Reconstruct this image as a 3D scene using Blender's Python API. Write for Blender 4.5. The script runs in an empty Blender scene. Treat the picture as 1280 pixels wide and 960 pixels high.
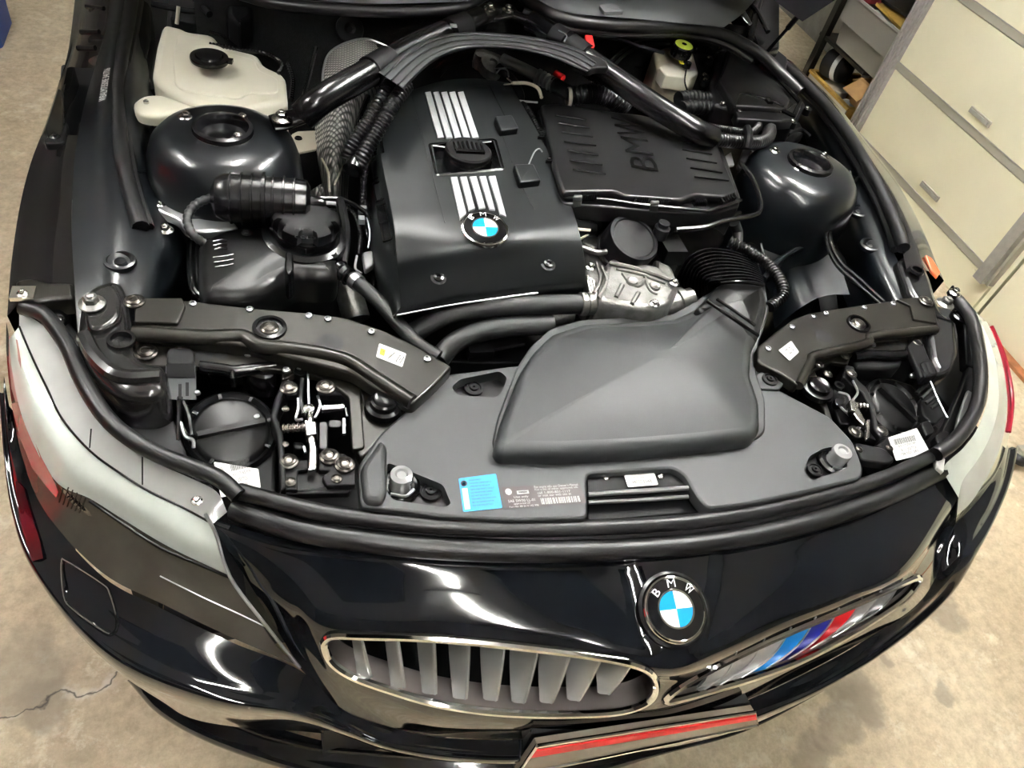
import bpy, math, random
from mathutils import Vector, Matrix
from mathutils.geometry import tessellate_polygon
random.seed(4)
scene = bpy.context.scene
COL = scene.collection

# ---------------------------------------------------------------- camera
RC = Matrix(((0.95595859, -0.22446877, 0.18909504),
             (-0.0414194, -0.74100083, -0.67022549),
             (0.29056428, 0.63287561, -0.71766347)))      # world -> camera axes (right, down, forward)
CAM = Vector((-0.49248103, -1.19335114, 1.56138435))
FPX = 960.0
cam_data = bpy.data.cameras.new('camera')
cam = bpy.data.objects.new('camera', cam_data); COL.objects.link(cam)
cam_data.sensor_width = 36.0
cam_data.lens = FPX / 1280.0 * 36.0
cam_data.clip_start = 0.02
cam.matrix_world = Matrix.Translation(CAM) @ Matrix((RC[0], -Vector(RC[1]), -Vector(RC[2]))).transposed().to_4x4()
scene.camera = cam

# ---------------------------------------------------------------- world, exposure
world = bpy.data.worlds.new('world'); scene.world = world; world.use_nodes = True
bg = world.node_tree.nodes['Background']
bg.inputs[0].default_value = (0.80, 0.86, 0.95, 1); bg.inputs[1].default_value = 0.35
scene.view_settings.view_transform = 'Standard'
scene.view_settings.look = 'None'
scene.view_settings.gamma = 1.0
scene.view_settings.use_curve_mapping = False
scene.view_settings.exposure = 1.25
TUBE_POWER = 7.0

# ---------------------------------------------------------------- pixel <-> world
def ray(px, py):
    return RC.transposed() @ Vector(((px - 640) / FPX, (py - 480) / FPX, 1.0))
def P(px, py, z):
    d = ray(px, py); return CAM + d * ((z - CAM.z) / d.z)
def PX(px, py, x):
    d = ray(px, py); return CAM + d * ((x - CAM.x) / d.x)
def PY(px, py, y):
    d = ray(px, py); return CAM + d * ((y - CAM.y) / d.y)
def S(p):
    return (RC @ (Vector(p) - CAM)).z / FPX          # metres per pixel at a point
def pix(p):
    q = RC @ (Vector(p) - CAM); return (q.x / q.z * FPX + 640, q.y / q.z * FPX + 480)

# ---------------------------------------------------------------- materials
def mat(name, col, rough=0.5, metal=0.0, coat=0.0, noise=0.0, nscale=40.0, bump=0.0, bscale=400.0, spec=0.5,
        col2=None, emit=None, estr=0.0, trans=0.0, alpha=1.0, sss=0.0, rnoise=0.0):
    m = bpy.data.materials.new(name); m.use_nodes = True
    nt = m.node_tree; b = nt.nodes['Principled BSDF']
    b.inputs['Base Color'].default_value = (*col, 1)
    b.inputs['Roughness'].default_value = rough
    b.inputs['Metallic'].default_value = metal
    b.inputs['Coat Weight'].default_value = coat
    b.inputs['Coat Roughness'].default_value = 0.03
    b.inputs['Specular IOR Level'].default_value = spec
    b.inputs['Transmission Weight'].default_value = trans
    b.inputs['Alpha'].default_value = alpha
    if sss:
        b.inputs['Subsurface Weight'].default_value = sss
        b.inputs['Subsurface Radius'].default_value = (0.02, 0.02, 0.015)
    if emit:
        b.inputs['Emission Color'].default_value = (*emit, 1); b.inputs['Emission Strength'].default_value = estr
    tc = nt.nodes.new('ShaderNodeTexCoord')
    if noise or col2 or rnoise:
        n = nt.nodes.new('ShaderNodeTexNoise'); n.inputs['Scale'].default_value = nscale; n.inputs['Detail'].default_value = 6
        nt.links.new(tc.outputs['Object'], n.inputs['Vector'])
        if noise or col2:
            mx = nt.nodes.new('ShaderNodeMix'); mx.data_type = 'RGBA'
            c2 = col2 or tuple(c * (1 - noise) for c in col)
            mx.inputs[6].default_value = (*col, 1); mx.inputs[7].default_value = (*c2, 1)
            rp = nt.nodes.new('ShaderNodeValToRGB'); rp.color_ramp.elements[0].position = 0.38; rp.color_ramp.elements[1].position = 0.66
            nt.links.new(n.outputs[0], rp.inputs[0]); nt.links.new(rp.outputs[0], mx.inputs[0])
            nt.links.new(mx.outputs[2], b.inputs['Base Color'])
        if rnoise:
            ma = nt.nodes.new('ShaderNodeMath'); ma.operation = 'MULTIPLY_ADD'
            ma.inputs[1].default_value = rnoise; ma.inputs[2].default_value = rough - rnoise / 2
            nt.links.new(n.outputs[0], ma.inputs[0]); nt.links.new(ma.outputs[0], b.inputs['Roughness'])
    if bump:
        n2 = nt.nodes.new('ShaderNodeTexNoise'); n2.inputs['Scale'].default_value = bscale; n2.inputs['Detail'].default_value = 3
        nt.links.new(tc.outputs['Object'], n2.inputs['Vector'])
        bp = nt.nodes.new('ShaderNodeBump'); bp.inputs['Strength'].default_value = bump; bp.inputs['Distance'].default_value = 0.001
        nt.links.new(n2.outputs[0], bp.inputs['Height']); nt.links.new(bp.outputs[0], b.inputs['Normal'])
    return m

M = {}
M['paint'] = mat('gloss_black_paint', (0.006, 0.007, 0.009), 0.06, 0, 1.0)
M['lip'] = mat('lower_black_paint', (0.008, 0.009, 0.011), 0.10, 0, 1.0)
M['inner'] = mat('inner_wing_paint', (0.0045, 0.006, 0.0078), 0.30, 0, 0.35, rnoise=0.12, nscale=9, bump=0.06, bscale=60)
M['fender'] = mat('fender_paint', (0.014, 0.013, 0.013), 0.14, 0, 0.7, bump=0.05, bscale=30)
M['rail'] = mat('olive_grey_sheet_metal', (0.016, 0.0145, 0.011), 0.36, 0.35, 0.15, bump=0.12, bscale=900, rnoise=0.1, nscale=20)
M['plastic'] = mat('satin_black_plastic', (0.0055, 0.0055, 0.0057), 0.34, bump=0.12, bscale=1500, spec=0.38)
M['dull'] = mat('dull_black_plastic', (0.005, 0.005, 0.0055), 0.5, bump=0.1, bscale=900, spec=0.2)
M['cover'] = mat('engine_cover_plastic', (0.008, 0.0095, 0.010), 0.36, bump=0.10, bscale=1800, spec=0.4)
M['shroud'] = mat('grained_grey_plastic', (0.028, 0.0305, 0.0315), 0.45, bump=0.25, bscale=1400)
M['gloss'] = mat('glossy_black_plastic', (0.006, 0.006, 0.0065), 0.24)
M['rubber'] = mat('black_rubber', (0.009, 0.009, 0.0095), 0.4, bump=0.1, bscale=700)
M['hose'] = mat('hose_rubber', (0.015, 0.016, 0.016), 0.5, bump=0.25, bscale=900)
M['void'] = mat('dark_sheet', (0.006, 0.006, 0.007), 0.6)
M['felt'] = mat('firewall_insulation', (0.014, 0.014, 0.0135), 0.9, bump=0.8, bscale=500, noise=0.3, nscale=150)
M['white'] = mat('milky_white_plastic', (0.55, 0.53, 0.43), 0.38, noise=0.08, nscale=12, sss=0.15)
M['bracket'] = mat('cream_bracket', (0.50, 0.46, 0.37), 0.4)
M['chrome'] = mat('chrome', (0.80, 0.80, 0.78), 0.07, 1.0)
M['silver'] = mat('satin_silver', (0.42, 0.43, 0.44), 0.30, 0.75)
M['zinc'] = mat('zinc_bolt', (0.62, 0.61, 0.58), 0.24, 1.0, bump=0.1, bscale=300)
M['alu'] = mat('cast_aluminium', (0.30, 0.295, 0.28), 0.36, 0.85, bump=0.7, bscale=260, noise=0.35, nscale=60)
M['slat'] = mat('grille_slat_grey', (0.40, 0.405, 0.40), 0.34, 0.3)
M['mblue'] = mat('light_blue_film', (0.005, 0.20, 0.62), 0.4, 0, 0.1)
M['mnavy'] = mat('dark_blue_film', (0.006, 0.012, 0.26), 0.4, 0, 0.1)
M['mred'] = mat('red_film', (0.58, 0.006, 0.012), 0.4, 0, 0.1)
M['badgeblue'] = mat('badge_blue', (0.01, 0.30, 0.80), 0.2, 0, 0.8)
M['badgewhite'] = mat('badge_white', (0.82, 0.84, 0.86), 0.2, 0, 0.8)
M['badgeblack'] = mat('badge_black', (0.008, 0.008, 0.009), 0.12, 0, 0.8)
M['bar'] = mat('brushed_stripe', (0.40, 0.41, 0.42), 0.45, 0.3, bump=0.3, bscale=1200)
M['sticker'] = mat('paper_sticker', (0.55, 0.55, 0.53), 0.5)
M['ink'] = mat('black_ink', (0.02, 0.02, 0.02), 0.6)
M['stblue'] = mat('blue_sticker', (0.015, 0.27, 0.58), 0.45)
M['stblack'] = mat('dark_sticker', (0.03, 0.018, 0.018), 0.4)
M['red'] = mat('red_plastic', (0.75, 0.02, 0.02), 0.35)
M['yellow'] = mat('yellow_tag', (0.78, 0.68, 0.02), 0.4)
M['lime'] = mat('yellow_green_print', (0.55, 0.68, 0.08), 0.4)
M['lensglare'] = mat('pale_lens_glare', (0.50, 0.54, 0.49), 0.16, 0, 1.0, noise=0.12, nscale=22)  # bright reflection on the headlamp lens, painted as a pale band
M['lampcream'] = mat('pale_grey_lamp_rim', (0.42, 0.43, 0.41), 0.22, 0, 0.8, noise=0.1, nscale=18)
M['lampsmoke'] = mat('smoked_lamp_lens', (0.085, 0.075, 0.060), 0.05, 0.1, 1.0, noise=0.35, nscale=9)
M['lampred'] = mat('red_lens_tint', (0.30, 0.015, 0.03), 0.25, 0.0, 0.3)
M['lamppink'] = mat('pink_lens_reflection', (0.42, 0.17, 0.15), 0.3, 0.0, 0.3)
M['sidered'] = mat('dark_red_side_patch', (0.055, 0.002, 0.004), 0.12, 0, 1.0)
M['door'] = mat('cream_enamel', (0.84, 0.81, 0.60), 0.32, noise=0.05, nscale=3)
M['doorrail'] = mat('grey_rail', (0.40, 0.38, 0.31), 0.4)
M['alutrack'] = mat('dull_aluminium', (0.42, 0.41, 0.38), 0.38, 0.3, noise=0.12, nscale=60)
M['wood'] = mat('orange_brown_board', (0.50, 0.20, 0.08), 0.6, noise=0.3, nscale=30)
M['concretewall'] = mat('bare_concrete', (0.32, 0.305, 0.265), 0.9, noise=0.3, nscale=14, bump=0.6, bscale=60)
M['plaster'] = mat('plaster', (0.52, 0.51, 0.49), 0.9)
M['bin'] = mat('grey_bin_plastic', (0.27, 0.26, 0.24), 0.45)
M['card'] = mat('cardboard', (0.42, 0.25, 0.10), 0.85, noise=0.12, nscale=30)
M['cardyellow'] = mat('yellow_box_edge', (0.5, 0.31, 0.06), 0.6, noise=0.2, nscale=60)
M['boxwhite'] = mat('white_print_board', (0.52, 0.50, 0.45), 0.6)
M['blue'] = mat('blue_plastic', (0.04, 0.11, 0.55), 0.4)
M['orange'] = mat('amber_reflector', (0.55, 0.12, 0.04), 0.3)
M['paper'] = mat('white_paper', (0.52, 0.52, 0.52), 0.6)
M['darkred'] = mat('dark_red_item', (0.30, 0.03, 0.04), 0.5)
M['cowl'] = mat('grained_cowl_grey', (0.13, 0.138, 0.142), 0.5, bump=0.3, bscale=1300)
M['shoe'] = mat('slate_rubber', (0.05, 0.055, 0.07), 0.6)
M['clear'] = mat('clear_bump_stop', (0.34, 0.345, 0.35), 0.12, 0.2, 0.8)
M['tanmilk'] = mat('aged_white_plastic', (0.55, 0.51, 0.39), 0.35, col2=(0.42, 0.33, 0.24), nscale=14, sss=0.1)
M['tube'] = mat('tube_glow', (1, 1, 1), 0.5, emit=(1.0, 0.985, 0.94), estr=TUBE_POWER)
M['casting'] = mat('casting_paint', (0.017, 0.0165, 0.0165), 0.27, 0, 0.4, bump=0.3, bscale=60)
M['darkbolt'] = mat('dark_zinc_screw', (0.075, 0.07, 0.062), 0.3, 0.85)
M['ledge'] = mat('satin_chrome_ledge', (0.42, 0.37, 0.36), 0.28, 0.8)
M['darkwall'] = mat('dark_wall', (0.07, 0.065, 0.06), 0.9)
M['plateface'] = mat('plate_floor_reflection', (0.26, 0.22, 0.17), 0.18, 0, 0.8)
M['letter'] = mat('embossed_black', (0.004, 0.004, 0.004), 0.25)
M['tuberight'] = mat('tube_glow_right', (1, 1, 1), 0.5, emit=(1.0, 0.985, 0.94), estr=TUBE_POWER * 1.8)
M['tubenear'] = mat('tube_glow_narrow', (1, 1, 1), 0.5, emit=(1.0, 0.985, 0.94), estr=TUBE_POWER * 4.0)
M['liner'] = mat('hood_liner', (0.004, 0.004, 0.0045), 0.9, bump=0.4, bscale=200, spec=0.05)

def glass_mat():
    m = bpy.data.materials.new('clear_lens'); m.use_nodes = True
    b = m.node_tree.nodes['Principled BSDF']
    b.inputs['Base Color'].default_value = (0.93, 0.95, 0.93, 1); b.inputs['Roughness'].default_value = 0.02
    b.inputs['Transmission Weight'].default_value = 1.0; b.inputs['IOR'].default_value = 1.25
    return m
M['lens'] = glass_mat()

def weave_mat():
    m = mat('silver_heat_shield', (0.5, 0.49, 0.47), 0.42, 0.6)
    nt = m.node_tree; b = nt.nodes['Principled BSDF']
    tc = nt.nodes.new('ShaderNodeTexCoord'); bp = nt.nodes.new('ShaderNodeBump'); bp.inputs['Strength'].default_value = 1.0; bp.inputs['Distance'].default_value = 0.002
    add = nt.nodes.new('ShaderNodeMath'); add.operation = 'MULTIPLY'
    for k, r in enumerate((0.9, -0.7)):
        mp = nt.nodes.new('ShaderNodeMapping'); mp.inputs['Rotation'].default_value = (0, 0, r)
        w = nt.nodes.new('ShaderNodeTexWave'); w.inputs['Scale'].default_value = 46; w.inputs['Distortion'].default_value = 0.3
        nt.links.new(tc.outputs['Object'], mp.inputs[0]); nt.links.new(mp.outputs[0], w.inputs['Vector']); nt.links.new(w.outputs['Fac'], add.inputs[k])
    nt.links.new(add.outputs[0], bp.inputs['Height']); nt.links.new(bp.outputs[0], b.inputs['Normal'])
    rp = nt.nodes.new('ShaderNodeValToRGB'); rp.color_ramp.elements[0].color = (0.16, 0.16, 0.15, 1); rp.color_ramp.elements[1].color = (0.75, 0.73, 0.69, 1)
    rp.color_ramp.elements[1].position = 0.55
    nt.links.new(add.outputs[0], rp.inputs[0]); nt.links.new(rp.outputs[0], b.inputs['Base Color'])
    return m
M['weave'] = weave_mat()

def floor_mat():
    m = bpy.data.materials.new('stained_concrete'); m.use_nodes = True
    nt = m.node_tree; b = nt.nodes['Principled BSDF']; N = nt.nodes.new; L = nt.links.new
    tc = N('ShaderNodeTexCoord')
    def noise(s, d=8, r=0.6):
        n = N('ShaderNodeTexNoise'); n.inputs['Scale'].default_value = s; n.inputs['Detail'].default_value = d; n.inputs['Roughness'].default_value = r
        L(tc.outputs['Object'], n.inputs['Vector']); return n.outputs[0]
    def ramp(src, stops):
        r = N('ShaderNodeValToRGB'); e = r.color_ramp.elements
        e[0].position, e[0].color = stops[0][0], (*stops[0][1], 1); e[1].position, e[1].color = stops[-1][0], (*stops[-1][1], 1)
        for s in stops[1:-1]:
            k = e.new(s[0]); k.color = (*s[1], 1)
        L(src, r.inputs[0]); return r.outputs[0]
    def mix(f, a, c, mode='MIX'):
        x = N('ShaderNodeMix'); x.data_type = 'RGBA'; x.blend_type = mode
        if isinstance(f, float): x.inputs[0].default_value = f
        else: L(f, x.inputs[0])
        for i, v in ((6, a), (7, c)):
            if isinstance(v, tuple): x.inputs[i].default_value = (*v, 1)
            else: L(v, x.inputs[i])
        return x.outputs[2]
    base = ramp(noise(2.2), [(0.35, (0.52, 0.42, 0.285)), (0.5, (0.64, 0.535, 0.37)), (0.66, (0.71, 0.615, 0.44))])
    base = mix(0.55, base, ramp(noise(40, 12, 0.75), [(0.38, (0.50, 0.47, 0.42)), (0.60, (1, 1, 1))]), 'MULTIPLY')
    base = mix(ramp(noise(5.5, 6, 0.65), [(0.56, (0, 0, 0)), (0.72, (1, 1, 1))]), base, mix(0.5, base, (0.30, 0.25, 0.18)))
    base = mix(ramp(noise(13, 8, 0.7), [(0.55, (0, 0, 0)), (0.68, (1, 1, 1))]), base, (0.72, 0.655, 0.50))
    # stains of their own shape: (x, y, r)
    warp = N('ShaderNodeTexNoise'); warp.inputs['Scale'].default_value = 6; warp.inputs['Detail'].default_value = 5
    L(tc.outputs['Object'], warp.inputs['Vector'])
    wv = N('ShaderNodeVectorMath'); wv.operation = 'MULTIPLY_ADD'; wv.inputs[1].default_value = (0.30, 0.30, 0); 
    L(warp.outputs['Color'], wv.inputs[0]); L(tc.outputs['Object'], wv.inputs[2])
    wp2 = N('ShaderNodeTexNoise'); wp2.inputs['Scale'].default_value = 14; wp2.inputs['Detail'].default_value = 6
    L(tc.outputs['Object'], wp2.inputs['Vector'])
    wv2 = N('ShaderNodeVectorMath'); wv2.operation = 'MULTIPLY_ADD'; wv2.inputs[1].default_value = (0.12, 0.12, 0)
    L(wp2.outputs['Color'], wv2.inputs[0]); L(tc.outputs['Object'], wv2.inputs[2])
    OFF = Vector((-0.5, 0.5, 0.0))          # the floor object's own origin
    STAINS = [(P(1065, 862, 0), 0.07), (P(1085, 880, 0), 0.05), (P(1050, 905, 0), 0.05), (P(1030, 930, 0), 0.035), (P(1010, 950, 0), 0.05), (P(1181, 862, 0), 0.025), (P(1186, 770, 0), 0.05),
              (P(25, 845, 0), 0.09), (P(60, 885, 0), 0.05), (P(1105, 822, 0), 0.02)]
    for c, r in STAINS:
        d = N('ShaderNodeVectorMath'); d.operation = 'DISTANCE'; L(wv2.outputs[0], d.inputs[0]); d.inputs[1].default_value = (c.x - OFF.x + 0.06, c.y - OFF.y + 0.06, 0.05)
        f = ramp(d.outputs['Value'], [(r * 0.75, (0.62, 0.62, 0.62)), (r * 1.15, (0, 0, 0))])
        base = mix(f, base, (0.27, 0.225, 0.165))
    # crack: thin dark line by the bumper
    a, c = P(20, 872, 0) - OFF, P(125, 842, 0) - OFF; dv = (c - a).normalized(); nv = Vector((-dv.y, dv.x, 0))
    dt = N('ShaderNodeVectorMath'); dt.operation = 'DOT_PRODUCT'; dt.inputs[1].default_value = nv
    L(wv.outputs[0], dt.inputs[0])
    sb = N('ShaderNodeMath'); sb.operation = 'SUBTRACT'; sb.inputs[1].default_value = (a + Vector((0.15, 0.15, 0))).dot(nv); L(dt.outputs['Value'], sb.inputs[0])
    ab = N('ShaderNodeMath'); ab.operation = 'ABSOLUTE'; L(sb.outputs[0], ab.inputs[0])
    dd = N('ShaderNodeVectorMath'); dd.operation = 'DISTANCE'; mm = (a + c) / 2; dd.inputs[1].default_value = (mm.x, mm.y, 0); L(tc.outputs['Object'], dd.inputs[0])
    near = ramp(dd.outputs['Value'], [(0.13, (1, 1, 1)), (0.17, (0, 0, 0))])
    line = mix(1.0, ramp(ab.outputs[0], [(0.0015, (1, 1, 1)), (0.004, (0, 0, 0))]), near, 'MULTIPLY')
    pale = mix(1.0, ramp(ab.outputs[0], [(0.006, (0.7, 0.7, 0.7)), (0.018, (0, 0, 0))]), mix(1.0, near, ramp(noise(9), [(0.5, (0, 0, 0)), (0.6, (1, 1, 1))]), 'MULTIPLY'), 'MULTIPLY')
    base = mix(pale, base, (0.72, 0.68, 0.6)); base = mix(line, base, (0.06, 0.05, 0.04))
    L(base, b.inputs['Base Color'])
    b.inputs['Roughness'].default_value = 0.62
    bp = N('ShaderNodeBump'); bp.inputs['Strength'].default_value = 0.35; bp.inputs['Distance'].default_value = 0.004
    L(noise(30, 10, 0.7), bp.inputs['Height']); L(bp.outputs[0], b.inputs['Normal'])
    return m
M['floor'] = floor_mat()

# ---------------------------------------------------------------- geometry helpers
def V(*a): return Vector(a)
def cr(pts, n, closed=False):
    """Catmull-Rom through tuples / vectors, n steps per span"""
    pts = [Vector(p) for p in pts]; N = len(pts); out = []
    for i in range(N if closed else N - 1):
        if closed: p0, p1, p2, p3 = pts[(i - 1) % N], pts[i], pts[(i + 1) % N], pts[(i + 2) % N]
        else:
            p1, p2 = pts[i], pts[i + 1]
            p0 = pts[i - 1] if i > 0 else p1 * 2 - p2
            p3 = pts[i + 2] if i + 2 < N else p2 * 2 - p1
        for k in range(n):
            t = k / n
            out.append(0.5 * ((2 * p1) + (p2 - p0) * t + (2 * p0 - 5 * p1 + 4 * p2 - p3) * t * t + (3 * p1 - p0 - 3 * p2 + p3) * t ** 3))
    if not closed: out.append(pts[-1].copy())
    return out
def fillet(pts, r, n=4):
    """round every corner of a closed world-space outline"""
    out = []; N = len(pts)
    for i in range(N):
        a, b, c = pts[i - 1], pts[i], pts[(i + 1) % N]
        u, w = a - b, c - b; lu, lw = u.length, w.length
        if lu < 1e-7 or lw < 1e-7: continue
        k = min(r, lu * 0.45, lw * 0.45); p, q = b + u / lu * k, b + w / lw * k
        for j in range(n + 1):
            t = j / n; out.append(p * (1 - t) ** 2 + b * 2 * t * (1 - t) + q * t * t)
    return out
def area2(pts): return sum(pts[i - 1].x * pts[i].y - pts[i].x * pts[i - 1].y for i in range(len(pts)))
def inset(pts, d):
    """inset a CCW outline in plan by d"""
    N = len(pts); out = []
    for i in range(N):
        a, b, c = pts[i - 1], pts[i], pts[(i + 1) % N]
        e1 = (b - a).to_2d(); e2 = (c - b).to_2d()
        if e1.length < 1e-9 or e2.length < 1e-9: out.append(b.copy()); continue
        n1 = Vector((-e1.y, e1.x)).normalized(); n2 = Vector((-e2.y, e2.x)).normalized()
        m = n1 + n2
        if m.length < 1e-6: out.append(b.copy()); continue
        m.normalize(); k = d / max(0.45, m.dot(n1))
        out.append(b + Vector((m.x * k, m.y * k, 0)))
    return out
def frame(n, up=None):
    n = Vector(n).normalized(); u = Vector(up) if up else (Vector((0, 0, 1)) if abs(n.z) < 0.9 else Vector((0, 1, 0)))
    x = u.cross(n).normalized(); y = n.cross(x); return x, y, n

_txt = {}
def text_mesh(s):
    if s not in _txt:
        cu = bpy.data.curves.new('t', 'FONT'); cu.body = s; cu.resolution_u = 2
        o = bpy.data.objects.new('t', cu); COL.objects.link(o)
        dg = bpy.context.evaluated_depsgraph_get(); me = bpy.data.meshes.new_from_object(o.evaluated_get(dg))
        vs = [v.co.copy() for v in me.vertices]; fs = [tuple(p.vertices) for p in me.polygons]
        bpy.data.objects.remove(o); bpy.data.curves.remove(cu); bpy.data.meshes.remove(me)
        x0 = min(v.x for v in vs); x1 = max(v.x for v in vs); y0 = min(v.y for v in vs); y1 = max(v.y for v in vs)
        _txt[s] = ([((v.x - x0) / (x1 - x0), (v.y - y0) / (y1 - y0)) for v in vs], fs)
    return _txt[s]

ORG = {}
class MB:
    def __init__(s, m='plastic'): s.v = []; s.f = []; s.fm = []; s.mats = []; s.cur = 0; s.use(m)
    def use(s, m):
        if m not in s.mats: s.mats.append(m)
        s.cur = s.mats.index(m); return s
    def add(s, vs, fs):
        o = len(s.v); s.v += [Vector(v) for v in vs]
        for f in fs: s.f.append(tuple(i + o for i in f)); s.fm.append(s.cur)
        return s
    def grid(s, rows, closed=False, flip=False, keep=None):
        nr, nc = len(rows), len(rows[0]); fs = []
        for i in range(nr - 1):
            for j in range(nc if closed else nc - 1):
                k = (j + 1) % nc
                if keep and not keep((rows[i][j] + rows[i + 1][k]) * 0.5): continue
                f = (i * nc + j, i * nc + k, (i + 1) * nc + k, (i + 1) * nc + j)
                fs.append(f[::-1] if flip else f)
        return s.add([p for r in rows for p in r], fs)
    def tube(s, pts, r, seg=10, caps=True, smooth=6, corr=None, flat=1.0, up=None):
        """sweep; r number or list; corr=(pitch, depth) for corrugated hose"""
        pts = [Vector(p) for p in pts]
        rs = r if isinstance(r, (list, tuple)) else [r] * len(pts)
        q = cr([(p.x, p.y, p.z) for p in pts], smooth) if smooth > 1 and len(pts) > 2 else pts
        if len(q) != len(pts):
            rr = []
            for i in range(len(pts) - 1):
                for k in range(smooth): rr.append(rs[i] + (rs[i + 1] - rs[i]) * k / smooth)
            rr.append(rs[-1])
        else: rr = list(rs)
        if corr:
            L = [0]
            for i in range(1, len(q)): L.append(L[-1] + (q[i] - q[i - 1]).length)
            n = max(4, int(L[-1] / corr[0]) * 4); q2 = []; r2 = []; j = 0
            for k in range(n + 1):
                t = L[-1] * k / n
                while j < len(L) - 2 and L[j + 1] < t: j += 1
                a = (t - L[j]) / max(1e-9, L[j + 1] - L[j]); q2.append(q[j].lerp(q[j + 1], a))
                r2.append((rr[j] + (rr[j + 1] - rr[j]) * a) * (1 if k % 4 in (0, 1) else 1 - corr[1]))
            q, rr = q2, r2
        t = (q[1] - q[0]).normalized(); x, y, _ = frame(t, up); rings = []
        for i, p in enumerate(q):
            t2 = (q[min(i + 1, len(q) - 1)] - q[max(i - 1, 0)])
            if t2.length > 1e-9:
                t2.normalize()
                if up is not None: x = Vector(up).cross(t2); x.normalize()
                x = (x - t2 * x.dot(t2)).normalized(); y = t2.cross(x)
            rings.append([p + (x * math.cos(a) + y * math.sin(a) * flat) * rr[i] for a in [2 * math.pi * k / seg for k in range(seg)]])
        s.grid(rings, closed=True)
        if caps:
            s.add(rings[0], [tuple(range(seg))[::-1]]); s.add(rings[-1], [tuple(range(seg))])
        return s
    def lathe(s, p, n, prof, seg=24, up=None, cap=True, ribs=0, ribd=0.0, ribr=None):
        x, y, n = frame(n, up); p = Vector(p); rings = []
        for r, h in prof:
            ring = []
            for k in range(seg):
                a = 2 * math.pi * k / seg; rr = r
                if ribs and (ribr is None or r >= ribr) and math.cos(a * ribs) < -0.2: rr = r * (1 - ribd)
                ring.append(p + (x * math.cos(a) + y * math.sin(a)) * rr + n * h)
            rings.append(ring)
        s.grid(rings, closed=True)
        if cap and prof[-1][0] > 1e-6: s.add(rings[-1], [tuple(range(seg))])
        return s
    def box(s, c, sx, sy, sz, x=(1, 0, 0), y=(0, 1, 0)):
        x = Vector(x).normalized(); y = Vector(y).normalized(); z = x.cross(y).normalized(); y = z.cross(x); c = Vector(c)
        vs = [c + x * (sx / 2 * a) + y * (sy / 2 * b) + z * (sz / 2 * d) for d in (-1, 1) for b in (-1, 1) for a in (-1, 1)]
        return s.add(vs, [(0, 2, 3, 1), (4, 5, 7, 6), (0, 1, 5, 4), (2, 6, 7, 3), (0, 4, 6, 2), (1, 3, 7, 5)])
    def slab(s, pts, z=None, depth=0.03, bev=0.004, r=0.008, crown=0.0, world=False, smooth=False, bn=3, top=True, cn=5, holes=()):
        """plan outline (pixels + height) -> thick plate with a rounded top edge; crown lifts the middle"""
        if world: w = [Vector(p) for p in pts]
        else: w = [P(p[0], p[1], p[2] if len(p) > 2 else z) for p in pts]
        if area2(w) < 0: w.reverse()
        if smooth: w = cr([(a.x, a.y, a.z) for a in w], 6, closed=True)
        elif r: w = fillet(w, r)
        rings = [[p + Vector((0, 0, -depth)) for p in w], [p + Vector((0, 0, -bev)) for p in w]]
        for k in range(1, bn + 1):
            a = k / bn * math.pi / 2
            rings.append([p + Vector((0, 0, -bev + bev * math.sin(a))) for p in inset(w, bev * (1 - math.cos(a)))])
        s.grid(rings, closed=True)
        last = rings[-1]
        if crown:
            c = sum(last, Vector()) / len(last); cr_ = []
            for k in range(0, cn + 1):
                t = k / cn * 0.92
                cr_.append([p.lerp(c, t) + Vector((0, 0, crown * (1 - (1 - t) ** 2.2))) for p in last])
            s.grid(cr_, closed=True); last = cr_[-1]
        if top:
            hs = [list(h) for h in holes]
            tri = tessellate_polygon([last] + hs); allp = list(last)
            for h in hs: allp += h
            fs = []
            for t in tri:
                a, b, c = (allp[i] for i in t)
                n = (b - a).cross(c - a)
                fs.append(tuple(t) if n.z > 0 else tuple(t)[::-1])
            s.add(allp, fs)
            for h in hs:
                lo = [p + Vector((0, 0, -min(depth, 0.02))) for p in h]; s.grid([h, lo], closed=True)
        return s
    def text(s, t, o, xd, yd, w, h, lift=0.0006, thick=0.0):
        """flat lettering; o = lower-left corner, xd/yd directions, w/h size in metres"""
        vs, fs = text_mesh(t); xd = Vector(xd).normalized(); n = xd.cross(Vector(yd)).normalized(); yd = n.cross(xd); o = Vector(o)
        top = [o + xd * (a * w) + yd * (b * h) + n * (lift + thick) for a, b in vs]
        s.add(top, fs)
        return s
    def bolt(s, p, r, n=(0, 0, 1), m='zinc', flange=True, kind='hex'):
        s.use(m); x, y, n = frame(n)
        if flange: s.lathe(p, n, [(r, 0), (r * 0.98, r * 0.12), (r * 0.62, r * 0.30)], 16)
        if kind == 'hex':
            s.lathe(Vector(p) + n * r * 0.2, n, [(r * 0.58, 0), (r * 0.58, r * 0.5), (r * 0.48, r * 0.6), (r * 0.30, r * 0.6), (r * 0.26, r * 0.35), (0.0001, r * 0.35)], 6)
            s.lathe(Vector(p) + n * r * 0.6, n, [(r * 0.30, 0), (r * 0.28, r * 0.35), (r * 0.12, r * 0.4)], 10)
        else:   # dished screw with a socket
            s.lathe(Vector(p) + n * r * 0.12, n, [(r * 0.8, 0), (r * 0.74, r * 0.20), (r * 0.5, r * 0.28), (r * 0.42, r * 0.2), (r * 0.30, r * 0.22), (r * 0.24, r * 0.05)], 16)
        return s
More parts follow.
